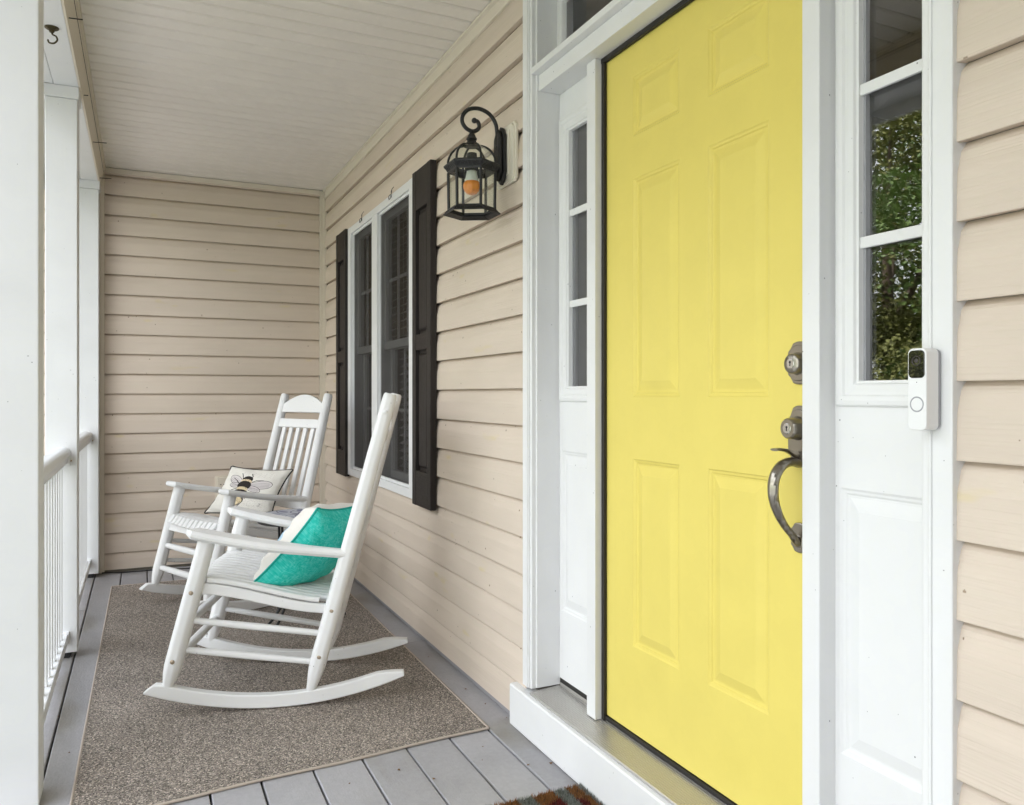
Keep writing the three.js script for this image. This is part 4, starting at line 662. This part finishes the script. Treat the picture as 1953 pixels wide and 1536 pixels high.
// ------------------------------------------------------------------ side table
{
  const H = 0.540, R = 0.210, t = thing('side_table', 'small round iron side table with a blue patterned top between the chairs', 'table', [-0.480, RUG - 0.003, -4.20]);
  const top = canvasTex(512, 512, (g) => { g.fillStyle = '#cfd2dc'; g.fillRect(0, 0, 512, 512); g.strokeStyle = '#4a4c74'; g.lineWidth = 9; for (let k = 0; k < 9; k++) { g.save(); g.translate(256, 256); g.rotate(k * Math.PI * 2 / 9); g.beginPath(); g.moveTo(0, 0); g.bezierCurveTo(60, -90, 150, -70, 240, 0); g.bezierCurveTo(150, 70, 60, 90, 0, 0); g.stroke(); g.fillStyle = '#6d7098'; g.beginPath(); g.ellipse(170, 0, 44, 22, 0, 0, 7); g.fill(); g.restore(); } });
  part('top', toCreasedNormals(new THREE.LatheGeometry([[0.0001, H - 0.020], [R - 0.012, H - 0.020], [R - 0.010, H - 0.033], [R - 0.004, H - 0.034], [R, H - 0.030], [R, H - 0.003], [R - 0.004, H + 0.001], [R - 0.012, H - 0.001], [0.0001, H - 0.001]].map(p => new THREE.Vector2(...p)), 48), 0.5), M.ironBlack, t);
  const disc = new THREE.CircleGeometry(R - 0.013, 48).rotateX(-Math.PI / 2).translate(0, H + 0.0015, 0);
  part('patterned_inlay', disc, phy({ color: lin(0.9, 0.9, 0.9), map: top, roughness: 0.35 }), t, { keepUV: true });
  for (let k = 0; k < 3; k++) {
    const a = 2.45 + k * Math.PI * 2 / 3, c = Math.cos(a), s = Math.sin(a), L = [];
    for (const o of [-0.010, 0.010]) { const f = o > 0 ? 1 : -1; L.push(tube([[0.145, H - 0.022, o], [0.138, H - 0.15, o], [0.110, 0.28, o], [0.105, 0.18, o], [0.135, 0.08, o + f * 0.004], [0.205, 0.012, o + f * (0.018)], [0.232, 0.008, o + f * 0.026]], 0.0065, 40, 8).applyMatrix4(new THREE.Matrix4().makeRotationY(-a))); }
    part('leg', L, M.ironBlack, t);
  }
  part('brace_ring', new THREE.TorusGeometry(0.120, 0.005, 8, 40).rotateX(Math.PI / 2).translate(0, 0.34, 0), M.ironBlack, t);
}

// ------------------------------------------------------------------ trees and shrubs of the front garden (mirrored by the sidelight)
const bark = std({ color: lin(0.075, 0.055, 0.04), roughness: 1 });
const leafMats = [[0.11, 0.18, 0.03], [0.17, 0.18, 0.035], [0.09, 0.15, 0.03]].map(c => phy({ color: lin(...c), roughness: 0.75, side: THREE.DoubleSide, transmission: 0.3, thickness: 0 }));
function crownGeo(rx, ry, n, size, clumps) {
  const P = [], C = []; for (let i = 0; i < clumps; i++) { const a = rr(0, 6.283), y = rr(-1, 1), r = Math.sqrt(1 - y * y) * (0.45 + 0.5 * rnd()); C.push([Math.cos(a) * r * rx, y * 0.85 * ry, Math.sin(a) * r * rx, rr(0.22, 0.42) * Math.min(rx, ry)]); }
  const v = new THREE.Vector3(), e = new THREE.Euler(), q = new THREE.Quaternion();
  for (let i = 0; i < n; i++) { const c = C[Math.floor(rnd() * clumps)], a = rr(0, 6.283), y = rr(-1, 1), s = Math.sqrt(1 - y * y), r = c[3] * Math.cbrt(rnd()), o = [c[0] + Math.cos(a) * s * r, c[1] + y * r, c[2] + Math.sin(a) * s * r], L = size * rr(0.7, 1.3); q.setFromEuler(e.set(rr(-1, 1), rr(0, 6.28), rr(-1, 1)));
    const pts = [[-0.5, 0, 0], [0, 0.06, 0.32], [0.5, 0, 0], [0, 0.06, -0.32]].map(p => v.set(...p).multiplyScalar(L).applyQuaternion(q).toArray().map((x, k) => x + o[k])); P.push(...pts[0], ...pts[1], ...pts[2], ...pts[0], ...pts[2], ...pts[3]); }
  const g = new THREE.BufferGeometry(); g.setAttribute('position', new THREE.Float32BufferAttribute(P, 3)); g.computeVertexNormals(); return metricUV(g);
}
const crowns = [crownGeo(2.6, 3.2, 20000, 0.105, 44), crownGeo(2.2, 2.6, 17000, 0.10, 34), crownGeo(3.0, 2.8, 20000, 0.11, 44)], shrubGeo = crownGeo(1.3, 1.0, 11000, 0.075, 26);
const trunkGeo = geo([turned([0, 0, 0], [0.1, 4.2, 0.05], [[0, 0.26], [0.05, 0.19], [0.6, 0.14], [1, 0.07]], 12), turned([0.04, 2.2, 0.02], [1.3, 4.4, 0.5], [[0, 0.09], [1, 0.03]], 8), turned([0.05, 2.6, 0.02], [-1.1, 4.8, 0.3], [[0, 0.08], [1, 0.03]], 8), turned([0.06, 3.0, 0.02], [0.2, 5.2, -1.2], [[0, 0.07], [1, 0.02]], 8), turned([0.1, 4.1, 0.05], [0.0, 6.4, 0.2], [[0, 0.07], [1, 0.02]], 8)]);
[[-12.6, -8.4, 0, 1.05, 0, 'broad leafy tree nearest the driveway across the lawn'], [-13.5, -12.2, 1, 1.15, 1.1, 'yellow green tree behind the shrubs beyond the driveway'], [-17.5, -14.0, 2, 1.3, 2.0, 'tall wide tree standing at the back of the garden'], [-18.5, -7.0, 0, 1.25, 3.1, 'dark leafy tree at the far edge of the lawn'], [-10.8, -16.5, 2, 1.1, 4.0, 'wide tree beside the end wing of the house'], [-15.0, -2.5, 1, 1.1, 5.0, 'round tree opposite the front door across the lawn'], [-16.5, 4.5, 0, 1.2, 0.7, 'tree across the lawn beyond the entrance end of the porch'], [-14.5, -17.5, 0, 1.2, 2.7, 'deep green tree in the corner of the garden']].forEach(([x, z, k, s, rot, label]) => {
  const t = thing('garden_tree', label, 'tree', [x, -0.45, z], rot, 'trees across the front garden'); t.scale.setScalar(s);
  const a = new THREE.Mesh(trunkGeo, bark); a.name = 'trunk'; const b = new THREE.Mesh(crowns[k], leafMats[k]); b.name = 'crown'; b.position.y = 4.6; for (const m of [a, b]) { m.castShadow = m.receiveShadow = true; t.add(m); }
});
[[-10.3, -8.2, 1.0, 'small round shrub at the edge of the driveway'], [-11.4, -9.9, 1.25, 'yellowish shrub beside the driveway under the broad tree'], [-10.9, -11.8, 1.1, 'dark green shrub beside the driveway before the yellow green tree'], [-12.4, -6.2, 1.2, 'green shrub at the foot of the broad leafy tree'], [-12.0, -13.8, 1.3, 'yellowish shrub in front of the yellow green tree'], [-13.2, -10.4, 1.5, 'largest dark shrub between the garden trees']].forEach(([x, z, s, label], i) => {
  const t = thing('garden_shrub', label, 'shrub', [x, -0.45, z], i * 1.3, 'shrubs beyond the driveway'); t.scale.setScalar(s);
  const a = new THREE.Mesh(shrubGeo, leafMats[i % 3]); a.name = 'foliage'; a.position.y = 0.95; const b = new THREE.Mesh(geo([turned([0, 0, 0], [0.2, 0.9, 0.1], [[0, 0.04], [1, 0.02]], 7), turned([0, 0, 0], [-0.3, 0.9, -0.1], [[0, 0.04], [1, 0.02]], 7)]), bark); b.name = 'stem'; for (const m of [a, b]) { m.castShadow = m.receiveShadow = true; t.add(m); }
});

renderer.render(scene, camera);
